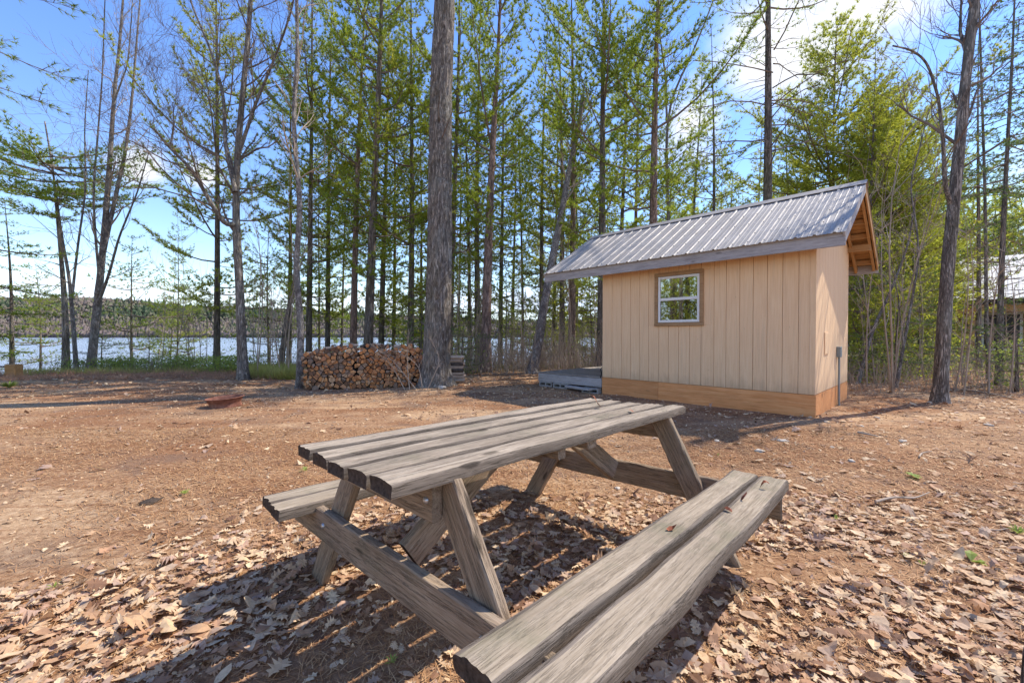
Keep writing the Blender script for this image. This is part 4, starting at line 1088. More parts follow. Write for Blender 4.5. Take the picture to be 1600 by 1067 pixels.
# bare stems standing behind the roof
bare_tree('maple_tree', 'slender bare forked tree behind the cabin roof, left of the dead-limbed pine',
          [([(1046, 590), (1048, 480), (1045, 350), (1040, 220), (1048, 150), (1075, 100), (1100, 40), (1130, -40)], .10, .03, .5),
           ([(1042, 190), (1040, 120), (1030, 50), (1035, -60)], .05, .02, 0)], 17, 24, start=.35, ntw=16, depth=3, blen=2.2)
bare_tree('maple_tree', 'thin bare tree right of the thick maple, near the hemlocks',
          [([(1545, 605), (1541, 480), (1540, 340), (1536, 200), (1532, 80), (1528, -60)], .07, .03, .5)], 11.5, 25, start=.3, ntw=16, depth=3, blen=1.6)
# ---- the big pine
def big_pine():
    base = G3(680, 602); top = P3(699, 0, 10.3) - base; h = top[2] * 1.9; r = np.random.default_rng(44)
    z = np.concatenate([np.linspace(-.12, 1.2, 46), np.linspace(1.23, 11, 210), np.linspace(11.3, h, 14)]); sd_ = 88
    an_ = np.arange(sd_) * 2 * np.pi / sd_
    rad = .305 - .009 * z; rad = np.maximum(rad, .06); rad = rad + .09 * np.exp(-np.maximum(z, 0) / .16) + .045 * np.exp(-np.maximum(z, 0) / .6)
    A_, Z_ = np.meshgrid(an_, z)
    u_ = A_ * rad.mean() / .055; bark = np.abs(vnoise(u_ * 1.0 + .6 * vnoise(Z_ * 2, A_ * 2, 4), Z_ * 3.2, 7) - .5) * 2
    bark2 = vnoise(u_ * 2.3, Z_ * 9, 8)
    root = .09 * np.exp(-np.maximum(Z_, 0) / .2) * np.maximum(0, np.sin(A_ * 5 + 1.3)) 
    Rr = rad[:, None] + .034 * np.minimum(bark * 2.2, 1) + .008 * bark2 - .02 + root
    cxx = top[0] * z / top[2] + .03 * np.sin(z * .7)
    V = np.stack([cxx[:, None] + Rr * np.cos(A_), 0 * A_ + Rr * np.sin(A_), Z_], -1).reshape(-1, 3)
    i_ = np.arange(len(z) - 1)[:, None] * sd_; j_ = np.arange(sd_)[None]; k_ = (j_ + 1) % sd_
    b = MB(); b.add(V, np.stack([i_ + j_, i_ + k_, i_ + sd_ + k_, i_ + sd_ + j_], -1).reshape(-1, 4))
    o = thing('pine_tree', 'biggest and nearest pine trunk, at the right end of the firewood stack', 'tree', loc=(base[0], base[1], 0))
    b.build('trunk', M['bark_pine'], o, smooth=True)
    pm = pine_meshes(45, h, .3, 10.8, 3.0, .8, 5, dead=3)
    for nm, me in zip(('limbs', 'crown'), pm[1:]):
        q = put(nm, me, o); q.rotation_euler = (0, math.atan2(top[0], top[2]), 0)
big_pine()
# ---- pines placed one by one: foot x in the photo, depth, lean of the stem, kind, trunk factor, scale, label
UN = None
pines = [
 (262, 20, 'slim1', .8, .62, .9, 'thin pine pair standing by the lake, left one of the two'),
 (274, 19, 'slim0', .75, .60, .95, 'thin pine pair standing by the lake, right one of the two'),
 (294, 19, 'young', .8, 1.1, .9, 'short thin pine just right of the thin pine pair by the lake'),
 (338, 15.5, 'tall1', .85, .86, 1.2, 'straight dark pine just left of the large bare maple'),
 (450, 17, 'slim0', 1.0, .95, 1.1, 'dark pine rising behind the leaning dead trunk'),
 (482, 15.5, 'tall0', .85, .80, .6, 'pine behind the left end of the firewood stack'),
 (497, 21, 'slim1', .8, 1.0, 1.2, "thin pine just right of the pine behind the stack's left end"), (511, 16.5, 'tall1', .78, .82, .4, 'slender dark pine above the left third of the firewood stack, second from its left end'), (532, 21, 'slim0', .7, 1.0, .6, 'thinnest pine above the left third of the firewood stack'),
 (551, 15, 'tall2', .9, .84, 1.2, 'dark pine behind the middle of the firewood stack, left of the stout pair'),
 (574, 13.6, 'tall0', 1.02, .86, 1.7, 'stout pine behind the middle of the firewood stack, leaning right'),
 (594, 17, 'tall1', .85, .85, 1.0, 'reddish pine just right of the stout leaning one behind the stack'),
 (613, 19, 'slim1', .9, 1.15, 1.1, 'thin pine in the gap right of the reddish pine behind the stack'), (640, 15, 'tall1', .9, .78, 1.2, 'pine just left of the biggest trunk'),
 (655, 20, 'slim0', .8, 1.0, .4, 'thin pine half hidden by the left side of the biggest trunk'),
 (701, 15, 'tall0', .9, .82, 1.0, 'pine just right of the biggest trunk'),
 (714, 22, 'slim0', .8, 1.05, .3, 'very thin distant pine close right of the biggest trunk'), (733, 18.5, 'slim1', .95, 1.1, .5, 'slender pine halfway between the biggest trunk and the stout reddish pine'), (747, 17.5, 'slim0', 1.1, 1.1, -.3, 'slender pine touching the left side of the stout reddish pine'),
 (758, 13.5, 'tall2', 1.15, .80, 1.0, 'stout reddish pine midway between the biggest trunk and the cabin porch'),
 (781, 19, 'slim1', 1.0, 1.2, .4, 'thin pine first to the right of the stout reddish pine'), (799, 22, 'slim0', .9, 1.1, .2, 'thin distant pine second to the right of the stout reddish pine'), (816, 20, 'slim1', .8, 1.1, .5, 'thin pine just left of the foot of the pale leaning trunk'),
 (846, 19, 'slim0', 1.0, 1.1, .3, 'slender pine seen directly behind the pale leaning trunk'), (864, 21, 'tall1', .8, .8, .4, 'distant pine between the pale leaning trunk and the reddish pine under the porch roof'), (878, 18, 'slim1', 1.1, 1.2, .2, 'slender pine touching the left side of the reddish pine under the porch roof'),
 (893, 16, 'tall2', .95, .84, .3, 'reddish pine seen under the porch roof, crossing behind the leaning pale trunk'),
 (939, 14, 'tall0', 1.02, .80, .3, 'straight dark pine at the left corner of the cabin wall'),
 (968, 19, 'slim1', 1.1, 1.2, .2, "slender pine just right of the pine at the cabin wall's left corner, above the roof"), (990, 21, 'tall2', .8, .9, .3, 'reddish pine above the left half of the cabin roof, left of the stout dark one'),
 (1018, 13.2, 'tall2', 1.12, .86, .5, 'stout dark pine rising behind the middle of the cabin roof'),
 (1075, 20, 'slim1', 1.0, 1.1, .3, 'slender pine right of the forked bare tree behind the roof'), (1112, 18, 'slim0', 1.0, .98, .3, 'slender pine above the middle of the roof, between forked bare tree and dead-limbed pine'), (1150, 22, 'young', 1.0, 1.7, .1, 'low young pine just left of the dead-limbed pine behind the roof'),
 (1180, 24, 'slim1', 1.0, 1.1, .2, 'thin pine close to the left side of the dead-limbed pine'),
 (1234, 21, 'slim1', 1.0, 1.05, .4, 'slender pine close to the right side of the dead-limbed pine'),
 (1300, 17.5, 'wide', .9, .93, .8, 'broad feathery yellow-green pine above the right end of the cabin roof'),
 (1352, 15, 'tall1', .8, .62, .3, 'pine just behind the right gable peak of the cabin'),
 (1372, 21, 'wide', .8, .85, .4, 'broad pine in the distance straight above the right gable overhang'), (1385, 16, 'wide', .8, .68, .3, 'yellow-green pine rising right of the gable peak, behind the curving bare tree'), (1408, 24, 'tall1', .8, .7, .3, 'distant yellow-green pine between the cabin gable and the arching limb of the thick maple'), (1450, 22, 'tall0', .8, .65, .3, 'distant dark pine just left of the thick maple'),
 (1262, 26, 'tall1', .8, .72, .3, 'distant pine just left of the broad feathery one above the roof'), (1215, 30, 'wide', .8, .75, .3, 'broad distant pine right behind the dead-limbed pine'), (1330, 30, 'tall0', .8, .8, .2, 'distant pine just right of the broad feathery one above the roof'), (1120, 30, 'tall1', .8, .7, .2, 'far pine low behind the middle of the cabin roof'),
 (1040, 28, 'tall0', .8, .75, .2, 'far pine behind the forked bare tree'), (950, 27, 'tall1', .8, .75, .2, 'far pine behind the left end of the cabin roof'), (900, 26, 'slim0', .9, 1.2, .2, 'far slender pine beside the reddish pine under the porch roof'),
 (1530, 15.5, 'hem', 1.0, .98, .2, 'left hemlock of the dark pair in front of the neighbouring house'),
 (1562, 10.2, 'hem', .95, .88, .3, 'nearest dark hemlock at the right edge, in front of the neighbouring house'),
 (1620, 11.5, 'hem', .95, .85, .3, 'hemlock reaching in at the right edge of the view'),
 (1500, 34, 'tall1', .8, .85, .3, 'distant pine behind the left end of the neighbouring house roof'), (1560, 36, 'tall0', .8, .8, .3, 'distant pine rising behind the middle of the neighbouring house roof'), (1590, 33, 'tall1', .8, .65, .2, 'distant yellow-green pine behind the neighbouring house at the right edge'), (1425, 32, 'wide', .8, .8, .2, 'broad far pine in the gap between the gable and the thick maple'),
]
zones = [(700, 'slender pine in the row behind the firewood stack', 'slender pines behind the firewood stack'),
         (830, 'slender pine in the lakeside woods right of the biggest trunk', 'slender pines right of the biggest trunk'),
         (960, 'pine in the woods seen beneath the porch roof', 'pines seen beneath the porch roof'),
         (1280, 'pine standing in the woods behind the cabin roof', 'pines behind the cabin roof'),
         (2000, 'distant pine in the woods beyond the cabin gable', 'distant pines beyond the cabin gable')]
for q, (px, Yd, kind, kr, sc, lean, lab) in enumerate(pines):
    x = (px - 800) / F_ * Yd; z = float(gz(x, Yd)); grp = None
    zf = max(-1.6, z)
    if lab is None:
        for lim, l_, g_ in zones:
            if px < lim: lab, grp = l_, g_; break
    nm = 'hemlock_tree' if kind == 'hem' else 'pine_tree'
    # foot stays where it is; small lean to the right as in the photo
    tr = put_tree(nm, A[kind], lab, 'tree', (x, Yd, z), rz=q * 2.4, sc=sc, kr=kr / math.sqrt(1 + ((px - 800) / F_) ** 2), lean=(R(lean * 1.3), R((q * 37 % 7 - 3) * .3)), group=grp)
# pine with dead bare lower limbs behind the roof
pm = pine_meshes(61, 19, .20, 10.5, 2.8, .6, 5, dead=46)
dm = MB(); r = np.random.default_rng(62)
for k in range(22):
    zz = r.uniform(4.5, 10.5); a_ = r.uniform(0, 6.28); grow(dm, (0, 0, zz), (math.cos(a_), math.sin(a_), .35), r.uniform(1.2, 2.6), .025, 2, r, -.5, .12, 2)
dt = thing('pine_tree', 'tall dark pine with long bare dead limbs behind the right half of the roof', 'tree', M=Matrix.Translation(((1193 - 800) / F_ * 13.5, 13.5, 0)) @ Matrix.Rotation(R(1.4), 4, 'Y'))
for nm, me in zip(('trunk', 'limbs', 'crown'), pm): o = put(nm, me, dt); o.scale = (.95, .95, 1) if nm == 'trunk' else (1, 1, 1); o['kind'] = 'stuff' if nm != 'trunk' else 'thing'
dm.build('dead_limbs', M['twig'], dt)
# left edge trees
put_tree('pine_tree', A['flat'], 'flat-topped pine beside the pale maple clump, above the lake at the left', 'tree', ((102 - 800) / F_ * 14.4, 14.4, float(gz(-15, 14.4))), 1.1, .98, 1.2, (R(1.2), 0))
put_tree('pine_tree', A['low'], 'pine with low spreading boughs reaching in from the left edge', 'tree', (-12.9, 9.8, 0), .6, .85, 1.0)
def bough():
    r = np.random.default_rng(77); lm = MB(); C, D = [], []
    base = np.array([-11.2, 6.2, 0.])
    tm = MB(); tm.tube([(0, 0, -.2), (.05, 0, 5), (0, .1, 12)], [.17, .13, .04], 12)
    for k in range(9):
        p = np.array([0, 0, 6.0 + k * .33]); a_ = r.uniform(-.7, .55); ln = r.uniform(2.6, 4.1)
        d = np.array([math.cos(a_), math.sin(a_), r.uniform(-.22, .0)]); ss = np.linspace(0, 1, 7)
        bp = p + np.outer(ss * ln, d) + np.outer(-.25 * ss ** 2, [0, 0, 1]) + r.normal(0, .03, (7, 3)); lm.tube(bp, .03 * (1.05 - ss), 4)
        for tt in np.arange(.35, 1, .035):
            q = np.array([np.interp(tt, ss, bp[:, i_]) for i_ in range(3)]); side = np.cross([0, 0, 1], d) * r.choice([-1, 1])
            tw = unit(d * .7 + side * r.uniform(.3, 1) + [0, 0, r.uniform(-.3, .3)]); tl_ = r.uniform(.2, .6); lm.tube([q, q + tw * tl_], [.006, .002], 3)
            nt = 3; C.append(q + np.outer(np.linspace(.5, 1, nt) * tl_, tw)); D.append(np.repeat([tw], nt, 0))
    C = np.concatenate(C); D = np.concatenate(D); cm = MB(); v, f = blades(C, D, np.full(len(C), .12), .005, 12, r, .55); cm.add(v, f)
    o = thing('pine_tree', 'pine bough hanging into the top left corner', 'tree', loc=tuple(base))
    tm.build('trunk', M['bark_dark'], o, smooth=True); lm.build('limbs', M['twig'], o); cm.build('crown', M['needle'], o)
bough()
for q, (px, Yd, kd_, s_, lb) in enumerate(((18, 15, 'low', .55, 'spreading young pine above the lake at the left edge, behind the rail post'), (62, 16.5, 'young', 1.0, 'young pine screening the lake left of the pale maple clump'),
        (205, 16, 'young', 1.15, 'taller young pine between the pale maple clump and the thin pine pair'), (420, 17, 'young', 1.3, 'young pine between the large bare maple and the leaning dead trunk'),
        (695, 17, 'fir', 1.8, 'dark young fir right of the biggest trunk'), (790, 18, 'young', 1.0, 'young pine low between the stout reddish pine and the pale leaning trunk'))):
    put_tree('pine_tree' if kd_ != 'fir' else 'fir_tree', A[kd_], lb, 'tree', ((px - 800) / F_ * Yd, Yd, max(-1.2, float(gz((px - 800) / F_ * Yd, Yd)))), q * 1.7, s_, 1)
A['bright'] = pine_meshes(13, 6, .06, .7, 1.5, .30, 6, dead=3, tuft=.16, K=13, w=.012, upc=.4, mats=('bark_dark', 'needle_yellow'), wob=.08)
for q, (px, Yd, s_, lb) in enumerate(((1348, 12.5, .8, 'bright young pine closest behind the cabin gable wall'), (1382, 17, 1.3, 'tall bright young pine beyond the gable, above the curving bare tree'), (1418, 14.5, .85, 'bright young pine in the middle of the gap right of the gable'),
        (1446, 18, 1.25, 'bright young pine behind the foot of the thick maple, left side'), (1368, 22, 1.5, 'bright pine far back in the gap right of the gable'), (1170, 19, 1.1, 'bright young pine peeping over the roof left of the dead-limbed pine'), (868, 22, .9, 'bright young pine low in the woods under the porch roof'), (925, 19, .8, 'bright young pine beside the porch, left of the wall-corner pine'), (660, 21, 1.0, 'bright young pine far behind the right end of the stack'))):
    put_tree('pine_tree', A['bright'], lb, 'tree', ((px - 800) / F_ * Yd, Yd, max(-1.5, float(gz((px - 800) / F_ * Yd, Yd)))), q * 2.1, s_, 1)
put_tree('fir_tree', A['fir'], 'small dark green fir just left of the biggest trunk, behind the stack', 'tree', ((657 - 800) / F_ * 11.4, 11.4, -.1), .4, 1.0, 1)
put_tree('fir_tree', A['fir'], 'small fir right behind the pale log pile', 'tree', ((722 - 800) / F_ * 12.5, 12.5, -.1), 1.4, .8, 1)
put_tree('fir_tree', A['fir'], 'low bushy pine seedling right of the pale maple clump', 'tree', ((158 - 800) / F_ * 15, 15, -.3), 2.4, .75, 1)
put_tree('pine_tree', A['young'], 'young pine bush above the bank between the maple clump and the thin pine pair', 'tree', ((232 - 800) / F_ * 15.5, 15.5, -.6), 2.4, .48, 1)
put_tree('pine_tree', A['young'], 'young green pine behind the cabin roof, left of the dead-limbed pine', 'tree', ((1080 - 800) / F_ * 16, 16, 0), 2.4, 1.25, 1.2)
for q, (px, Yd, s_, lb) in enumerate(((845, 20, .5, 'young pine tuft seen in the woods left of the leaning pale trunk'), (1400, 11, .45, 'young hemlock low in the brush right of the cabin gable'), (1438, 12.5, .6, 'bushy young hemlock left of the thick maple'), (1590, 9, .4, 'small hemlock seedling near the right edge'), (1350, 14, .8, 'green young hemlock close behind the cabin gable wall'))):
    put_tree('hemlock_tree', A['fir'] if q != 0 else A['young'], lb, 'tree', ((px - 800) / F_ * Yd, Yd, float(gz((px - 800) / F_ * Yd, Yd))), q, s_ * 2.2, 1)
# ---- saplings: thin bare stems
def sap_mesh(seed, h):
    r = np.random.default_rng(seed); tm = MB(); lm = MB(); n = 8; z = np.linspace(0, h, n)
    P = np.stack([.06 * h * np.sin(z * .5 + seed) * z / h, .05 * h * np.cos(z * .6 + seed) * z / h, z], -1); P -= [*P[0][:2], .05]
    tm.tube(P, .018 * (1.1 - z / h), 5)
    for k in range(9):
        i_ = r.integers(2, n - 1); a_ = r.uniform(0, 6.28); grow(lm, P[i_], (math.cos(a_), math.sin(a_), 1.0), h * .22 * r.uniform(.5, 1.2), .007, 1, r, .4, .2, 2)
    return tm.mesh('trunk', M['twig_pale'], True), lm.mesh('branches', M['twig_pale'])
SP = [sap_mesh(s_, h_) for s_, h_ in ((1, 3.2), (2, 4.2), (3, 5.2), (4, 2.6), (5, 6.2))]
sr = np.random.default_rng(12)
def saps(n, x0, x1, Y0, Y1, lab, grp):
    for k in range(n):
        px = sr.uniform(x0, x1); Yd = sr.uniform(Y0, Y1); x = (px - 800) / F_ * Yd
        if in_cabin(np.array(x), np.array(Yd)): continue
        put_tree('sapling', SP[sr.integers(5)], lab, 'sapling', (x, Yd, float(gz(x, Yd))), sr.uniform(0, 6), sr.uniform(.7, 1.2), 1, (sr.normal(0, .07), sr.normal(0, .07)), grp, ('trunk', 'branches'))
saps(42, 700, 940, 12.6, 19, 'thin bare sapling between the biggest trunk and the porch', 'saplings left of the porch')
saps(32, 1332, 1455, 8.8, 17, 'thin bare sapling in the brush right of the cabin gable', 'saplings right of the cabin gable')
saps(8, 1488, 1600, 7.6, 15, 'thin bare sapling in front of the neighbouring house', 'saplings before the neighbouring house')
saps(16, 395, 470, 11.5, 15, 'thin bare sapling in the grass left of the firewood stack', 'saplings left of the firewood stack')
saps(10, 200, 330, 14.2, 17, 'thin bare sapling on the lake bank at the left', 'saplings on the lake bank')

# ------------------------------------------------------------------ undergrowth
def scatter_blades(name, n, fx, hh, w, mat, lab, cat, r, K=6, spread=.55, mask=None):
    """fx: function giving n ground points"""
    x, y = fx(n)
    if mask is not None: k = mask(x, y); x, y = x[k], y[k]
    z = gz(x, y); C = np.stack([x, y, z - .01], -1); D = np.repeat([[0, 0, 1.]], len(x), 0)
    v, f = blades(C, D, hh * r.uniform(.5, 1.2, len(x)), w, K, r, spread); b = MB(); b.add(v, f)
    return tag(b.build(name, M[mat]), lab, cat, kind='stuff')
ur = np.random.default_rng(31)
def strip(x0, x1, d0, d1): return lambda n: (lambda x: (x, crest(x) + ur.uniform(d0, d1, n)))(ur.uniform(x0, x1, n))
scatter_blades('brown_brush', 4200, strip(-22, -6.5, -2.3, .3), .20, .005, 'brown_brush', 'low reddish brown brush along the top of the lake bank', 'brush', ur, 6, .6,
               lambda x, y: vnoise(x * .8, y * 1.5, 41) + .5 * ur.random(len(x)) > .62)
scatter_blades('bank_grass', 3400, strip(-20, 3.2, -.2, 1.4), .24, .008, 'grass', 'green and straw-coloured grass at the edge of the woods', 'grass', ur, 6, .45, lambda x, y: vnoise(x * .7, y * .9, 42) > .45)
scatter_blades('meadow_grass', 3000, lambda n: ((lambda Y_: ((ur.uniform(390, 465, n) - 800) / F_ * Y_, Y_))(ur.uniform(11.6, 14.5, n))), .34, .008, 'grass', 'pale green grass between the large maple and the firewood stack', 'grass', ur, 6, .4)
def leafy(name, n, fx, hh, size, mat, lab, cat, r):
    x, y = fx(n); z = gz(x, y) + r.random(n) ** 1.3 * hh; a_ = r.normal(size=(n, 3)); a_ /= np.linalg.norm(a_, axis=1, keepdims=True); c_ = np.cross(a_, r.normal(size=(n, 3))); c_ /= np.linalg.norm(c_, axis=1, keepdims=True)
    s_ = size * r.uniform(.6, 1.3, n)[:, None]; p = np.stack([x, y, z], -1)
    V = np.stack([p - a_ * s_, p + c_ * s_ * .5, p + a_ * s_, p - c_ * s_ * .5], 1).reshape(-1, 3); b = MB(); b.add(V, np.arange(len(V)).reshape(-1, 4))
    return tag(b.build(name, M[mat]), lab, cat, kind='stuff')
def clumps(n, cs):
    c = np.array(cs)[ur.integers(len(cs), size=n)]; return c[:, 0] + ur.normal(0, 1, n) * c[:, 2], c[:, 1] + ur.normal(0, 1, n) * c[:, 2] * .7
bk = [((px - 800) / F_ * Yd, Yd, s_) for px, Yd, s_ in ((200, 14.6, .5), (240, 14.8, .6), (185, 14.2, .4), (355, 13.6, .45), (300, 14.8, .4), (280, 14.4, .4), (368, 14.5, .5), (130, 14.3, .4))]
leafy('bank_shrubs', 14000, lambda n: clumps(n, bk), .55, .034, 'green_leaf', 'fresh green low shrubs along the lake bank', 'shrubs', ur)
wk = [((px - 800) / F_ * Yd, Yd, s_) for px, Yd, s_ in ((915, 15, .5), (900, 17, .6), (720, 13.2, .5), (1375, 11, .5), (1440, 13, .6), (1590, 9.5, .3), (1350, 16, .9), (770, 18, .7), (1590, 10, .4), (1400, 18, 1.2), (1480, 16, 1.2))]
leafy('woodland_shrubs', 9000, lambda n: clumps(n, wk), 1.1, .03, 'green_leaf', 'sparse fresh green understorey leaves in the woods', 'shrubs', ur)
bt = [((px - 800) / F_ * Yd, Yd, s_) for px, Yd, s_ in ((430, 15.5, .7), (460, 17, .8), (500, 17, .9), (545, 18, .9), (600, 18, .9), (650, 16.5, .7), (700, 15, .6), (735, 17, .8), (780, 17, .7), (350, 16, .6), (190, 16, .5))]
leafy('lakeside_understorey', 9000, lambda n: clumps(n, bt), 2.6, .03, 'needle', 'airy green young growth between the trunks along the lake', 'foliage', ur)
tk = [((px - 800) / F_ * Yd, Yd, s_) for px, Yd, s_ in ((1350, 13, .9), (1385, 15, 1.2), (1420, 12, .7), (1422, 16, .8), (1370, 19, 1.5), (1410, 22, 1.8), (700, 16, 1), (900, 18, .9), (860, 21, 1.2), (1340, 24, 1.8))]
leafy('understorey_foliage', 26000, lambda n: clumps(n, tk), 4.2, .034, 'needle_yellow', 'airy yellow-green young foliage filling the woods', 'foliage', ur)
def brush(name, n, fx, lab, r, hmax=1.5, mat='twig_pale'):
    x, y = fx(n); k = ~in_cabin(x, y); x, y = x[k], y[k]; n = len(x); z = gz(x, y) - .03; h_ = hmax * r.uniform(.25, 1, n); b = MB()
    V = np.zeros((n, 5, 4, 3)); p = np.stack([x, y, z], -1); d = np.stack([r.normal(0, .25, n), r.normal(0, .25, n), np.ones(n)], -1)
    for t_ in range(5):
        q = p + (d * (h_ * t_ / 4)[:, None]) + r.normal(0, .03, (n, 3)) * (t_ > 0); w_ = .006 * (1.15 - t_ / 4)
        for c, (ox, oy) in enumerate(((w_, 0), (0, w_), (-w_, 0), (0, -w_))): V[:, t_, c] = q + [ox, oy, 0]
    F = np.array([(t_ * 4 + c, t_ * 4 + (c + 1) % 4, t_ * 4 + 4 + (c + 1) % 4, t_ * 4 + 4 + c) for t_ in range(4) for c in range(4)])
    b.add(V.reshape(-1, 3), (F[None] + (np.arange(n) * 20)[:, None, None]).reshape(-1, 4))
    # side twigs
    m = n * 4; i_ = r.integers(0, n, m); t_ = r.integers(1, 5, m); q = V[i_, t_, 0]; e = q + r.normal(0, .16, (m, 3)) + [0, 0, .14]; s_ = np.cross(e - q, r.normal(size=(m, 3))); s_ /= np.linalg.norm(s_, axis=1, keepdims=True)
    b.add(np.stack([q - s_ * .003, q + s_ * .003, e], 1).reshape(-1, 3), np.arange(m * 3).reshape(-1, 3))
    return tag(b.build(name, M[mat]), lab, 'brush', kind='stuff')
def pxr(x0, x1, Y0, Y1):
    def f(n):
        Y_ = ur.uniform(Y0, Y1, n); return (ur.uniform(x0, x1, n) - 800) / F_ * Y_, Y_
    return f
brush('woodland_brush', 2600, pxr(690, 960, 12.6, 21), 'tangle of thin bare brush in the woods left of the porch', ur, 1.7)
brush('roadside_brush', 900, pxr(1325, 1640, 8.4, 20), 'tangle of thin bare brush in the woods right of the cabin', ur, 1.0)
brush('bank_brush', 1500, pxr(-20, 660, 13.4, 17), 'thin bare twigs along the lake bank', ur, .8, 'twig')
# distant wood closing the view behind the cabin
def far_wood():
    r = np.random.default_rng(91); b = MB(); c = MB(); C = []; 
    for k in range(330):
        Yd = r.uniform(30, 75); px = r.uniform(930, 1850); x = (px - 800) / F_ * Yd; z = float(gz(x, Yd))
        if z < -1: continue
        h_ = r.uniform(9, 17); b.tube([(x, Yd, z), (x + r.normal(0, .2), Yd, z + h_ * .5), (x + r.normal(0, .4), Yd, z + h_)], [.16, .11, .03], 5)
        m = 110; zz = r.uniform(.12, 1, m) ** .8; C.append(np.stack([x + r.normal(0, 1, m) * (1.25 - zz) * 1.9, Yd + r.normal(0, 1, m) * (1.25 - zz) * 1.9, z + zz * h_], -1))
    C = np.concatenate(C); v, f = blades(C, np.repeat([[0, 0, .4]], len(C), 0), np.full(len(C), .5), .05, 5, r, .9); c.add(v, f, 1)
    b.f.update({}); 
    c2 = MB(); c2.v = b.v + c.v; c2.n = b.n + c.n; c2.f = dict(b.f)
    for k_, fl in c.f.items(): c2.f[k_] = [q + b.n for q in fl]
    tag(c2.build('distant_wood', [M['bark_dark'], M['needle_yellow']]), 'mixed wood far behind the cabin and the neighbouring house', 'woods', kind='stuff')
far_wood()
# wood on the other side of the clearing (mirrored in the window)
def back_wood():
    r = np.random.default_rng(92); b = MB(); C = []
    for k in range(44):
        a_ = r.uniform(math.pi * .95, math.pi * 1.12) if k < 36 else r.uniform(math.pi * 1.12, math.pi * 1.95); d = r.uniform(13, 26) if k < 36 else r.uniform(20, 34); x, y = d * math.cos(a_) * 1.2, d * math.sin(a_) - 1; h_ = r.uniform(9, 15)
        b.tube([(x, y, -.1), (x, y, h_ * .5), (x + .3, y, h_)], [.16, .11, .03], 6)
        m = 260; zz = r.uniform(.04, 1, m); C.append(np.stack([x + r.normal(0, 1, m) * (1.2 - zz) * 1.6, y + r.normal(0, 1, m) * (1.2 - zz) * 1.6, zz * h_], -1))
    C = np.concatenate(C); v, f = blades(C, np.repeat([[0, 0, .4]], len(C), 0), np.full(len(C), .35), .035, 5, r, .9); b.add(v, f, 1)
    tag(b.build('surrounding_wood', [M['bark_dark'], M['needle_yellow']]), 'woods around the clearing, mirrored in the cabin window', 'woods', kind='stuff')
back_wood()

# ------------------------------------------------------------------ neighbouring house
hY = 20.5
def hx_(px): return (px - 800) / F_ * hY
hz = lambda y: P3(1500, y, hY)[2]
house = thing('neighbouring_house', 'orange timber house with pale metal roof among the trees at the right edge', 'house', loc=(hx_(1492), hY, 0), rz=-.85)
HL, ez, rz_ = 12., 2.85, 5.35
for q in range(13): sheet(-.5 + q * 1.0, .5 + q * 1.0, 1, house, 'roof2', 3, 4.0, rz_, -.6, ez, name='roof_panel')
for q in range(13): sheet(-.5 + q * 1.0, .5 + q * 1.0, -1, house, 'roof2', 3, 4.0, rz_, 8.6, ez, name='roof_panel')
beam('fascia', (-.5, -.58, ez - .12), (12.5, -.58, ez - .12), .04, .18, 'dark', house)
beam('header_beam', (-.3, -.3, ez - .42), (12.3, -.3, ez - .42), .16, .34, 'orange', house)
for xx in (.55, 3.2, 6.2, 9.2): beam('porch_post', (xx, -.3, 0), (xx, -.3, ez - .59), .22, .22, 'orange', house, up=(1, 0, 0))
b = MB(); b.box(0, 12, 1.6, 8.2, .0, ez + .1); b.build('wall', M['trim'], house)
b = MB(); b.add([(0, 1.6, ez + .1), (0, 8.2, ez + .1), (0, 4.0, rz_ - .1), (0, 4.01, rz_ - .1)], [(0, 1, 3, 2)]); b.build('gable_wall', M['orange'], house)
for xx in (.9, 3.4, 4.9, 7.0):
    w_ = bpy.data.objects.new('window', None); COL.objects.link(w_); w_.parent = house; w_.location = (xx, 1.58, 0)
    b = MB(); b.box(-.06, 1.26, -.03, .0, .45, .55); b.box(-.06, 1.26, -.03, .0, 2.2, 2.3); b.box(-.06, .03, -.03, .0, .55, 2.2); b.box(1.17, 1.26, -.03, 0, .55, 2.2); b.box(.57, .63, -.03, 0, .55, 2.2); b.build('frame', M['white'], w_)
    b = MB(); b.box(.03, 1.17, -.015, -.005, .55, 2.2); b.build('pane', M['darkglass'], w_)
    b = MB(); b.box(.03, 1.17, .003, .010, .55, 2.2); b.build('dark_room', M['dark'], w_)
b = MB(); b.box(-.4, 12.4, -.55, 1.6, -.1, .16); b.build('deck', M['concrete'], house)
pc = thing('porch_chair', 'purple-blue folded lawn chair standing by the orange porch post', 'chair', loc=(hx_(1514), hY - .25, .16))
b = MB(); b.box(-.22, .22, -.03, .03, .45, 1.15); b.build('backrest', plain('purple_cloth', (.16, .13, .26), .9, .2), pc)
b = MB(); b.box(-.22, .22, -.42, -.035, .42, .46); b.build('seat', plain('purple_cloth2', (.14, .12, .24), .9, .2), pc)
for sx in (-.2, .2):
    for sy in (-.4, .0): b = MB(); b.tube([(sx, sy, 0), (sx, sy, .42)], [.015, .015], 6, cap=True); b.build('leg', M['greymetal'], pc)

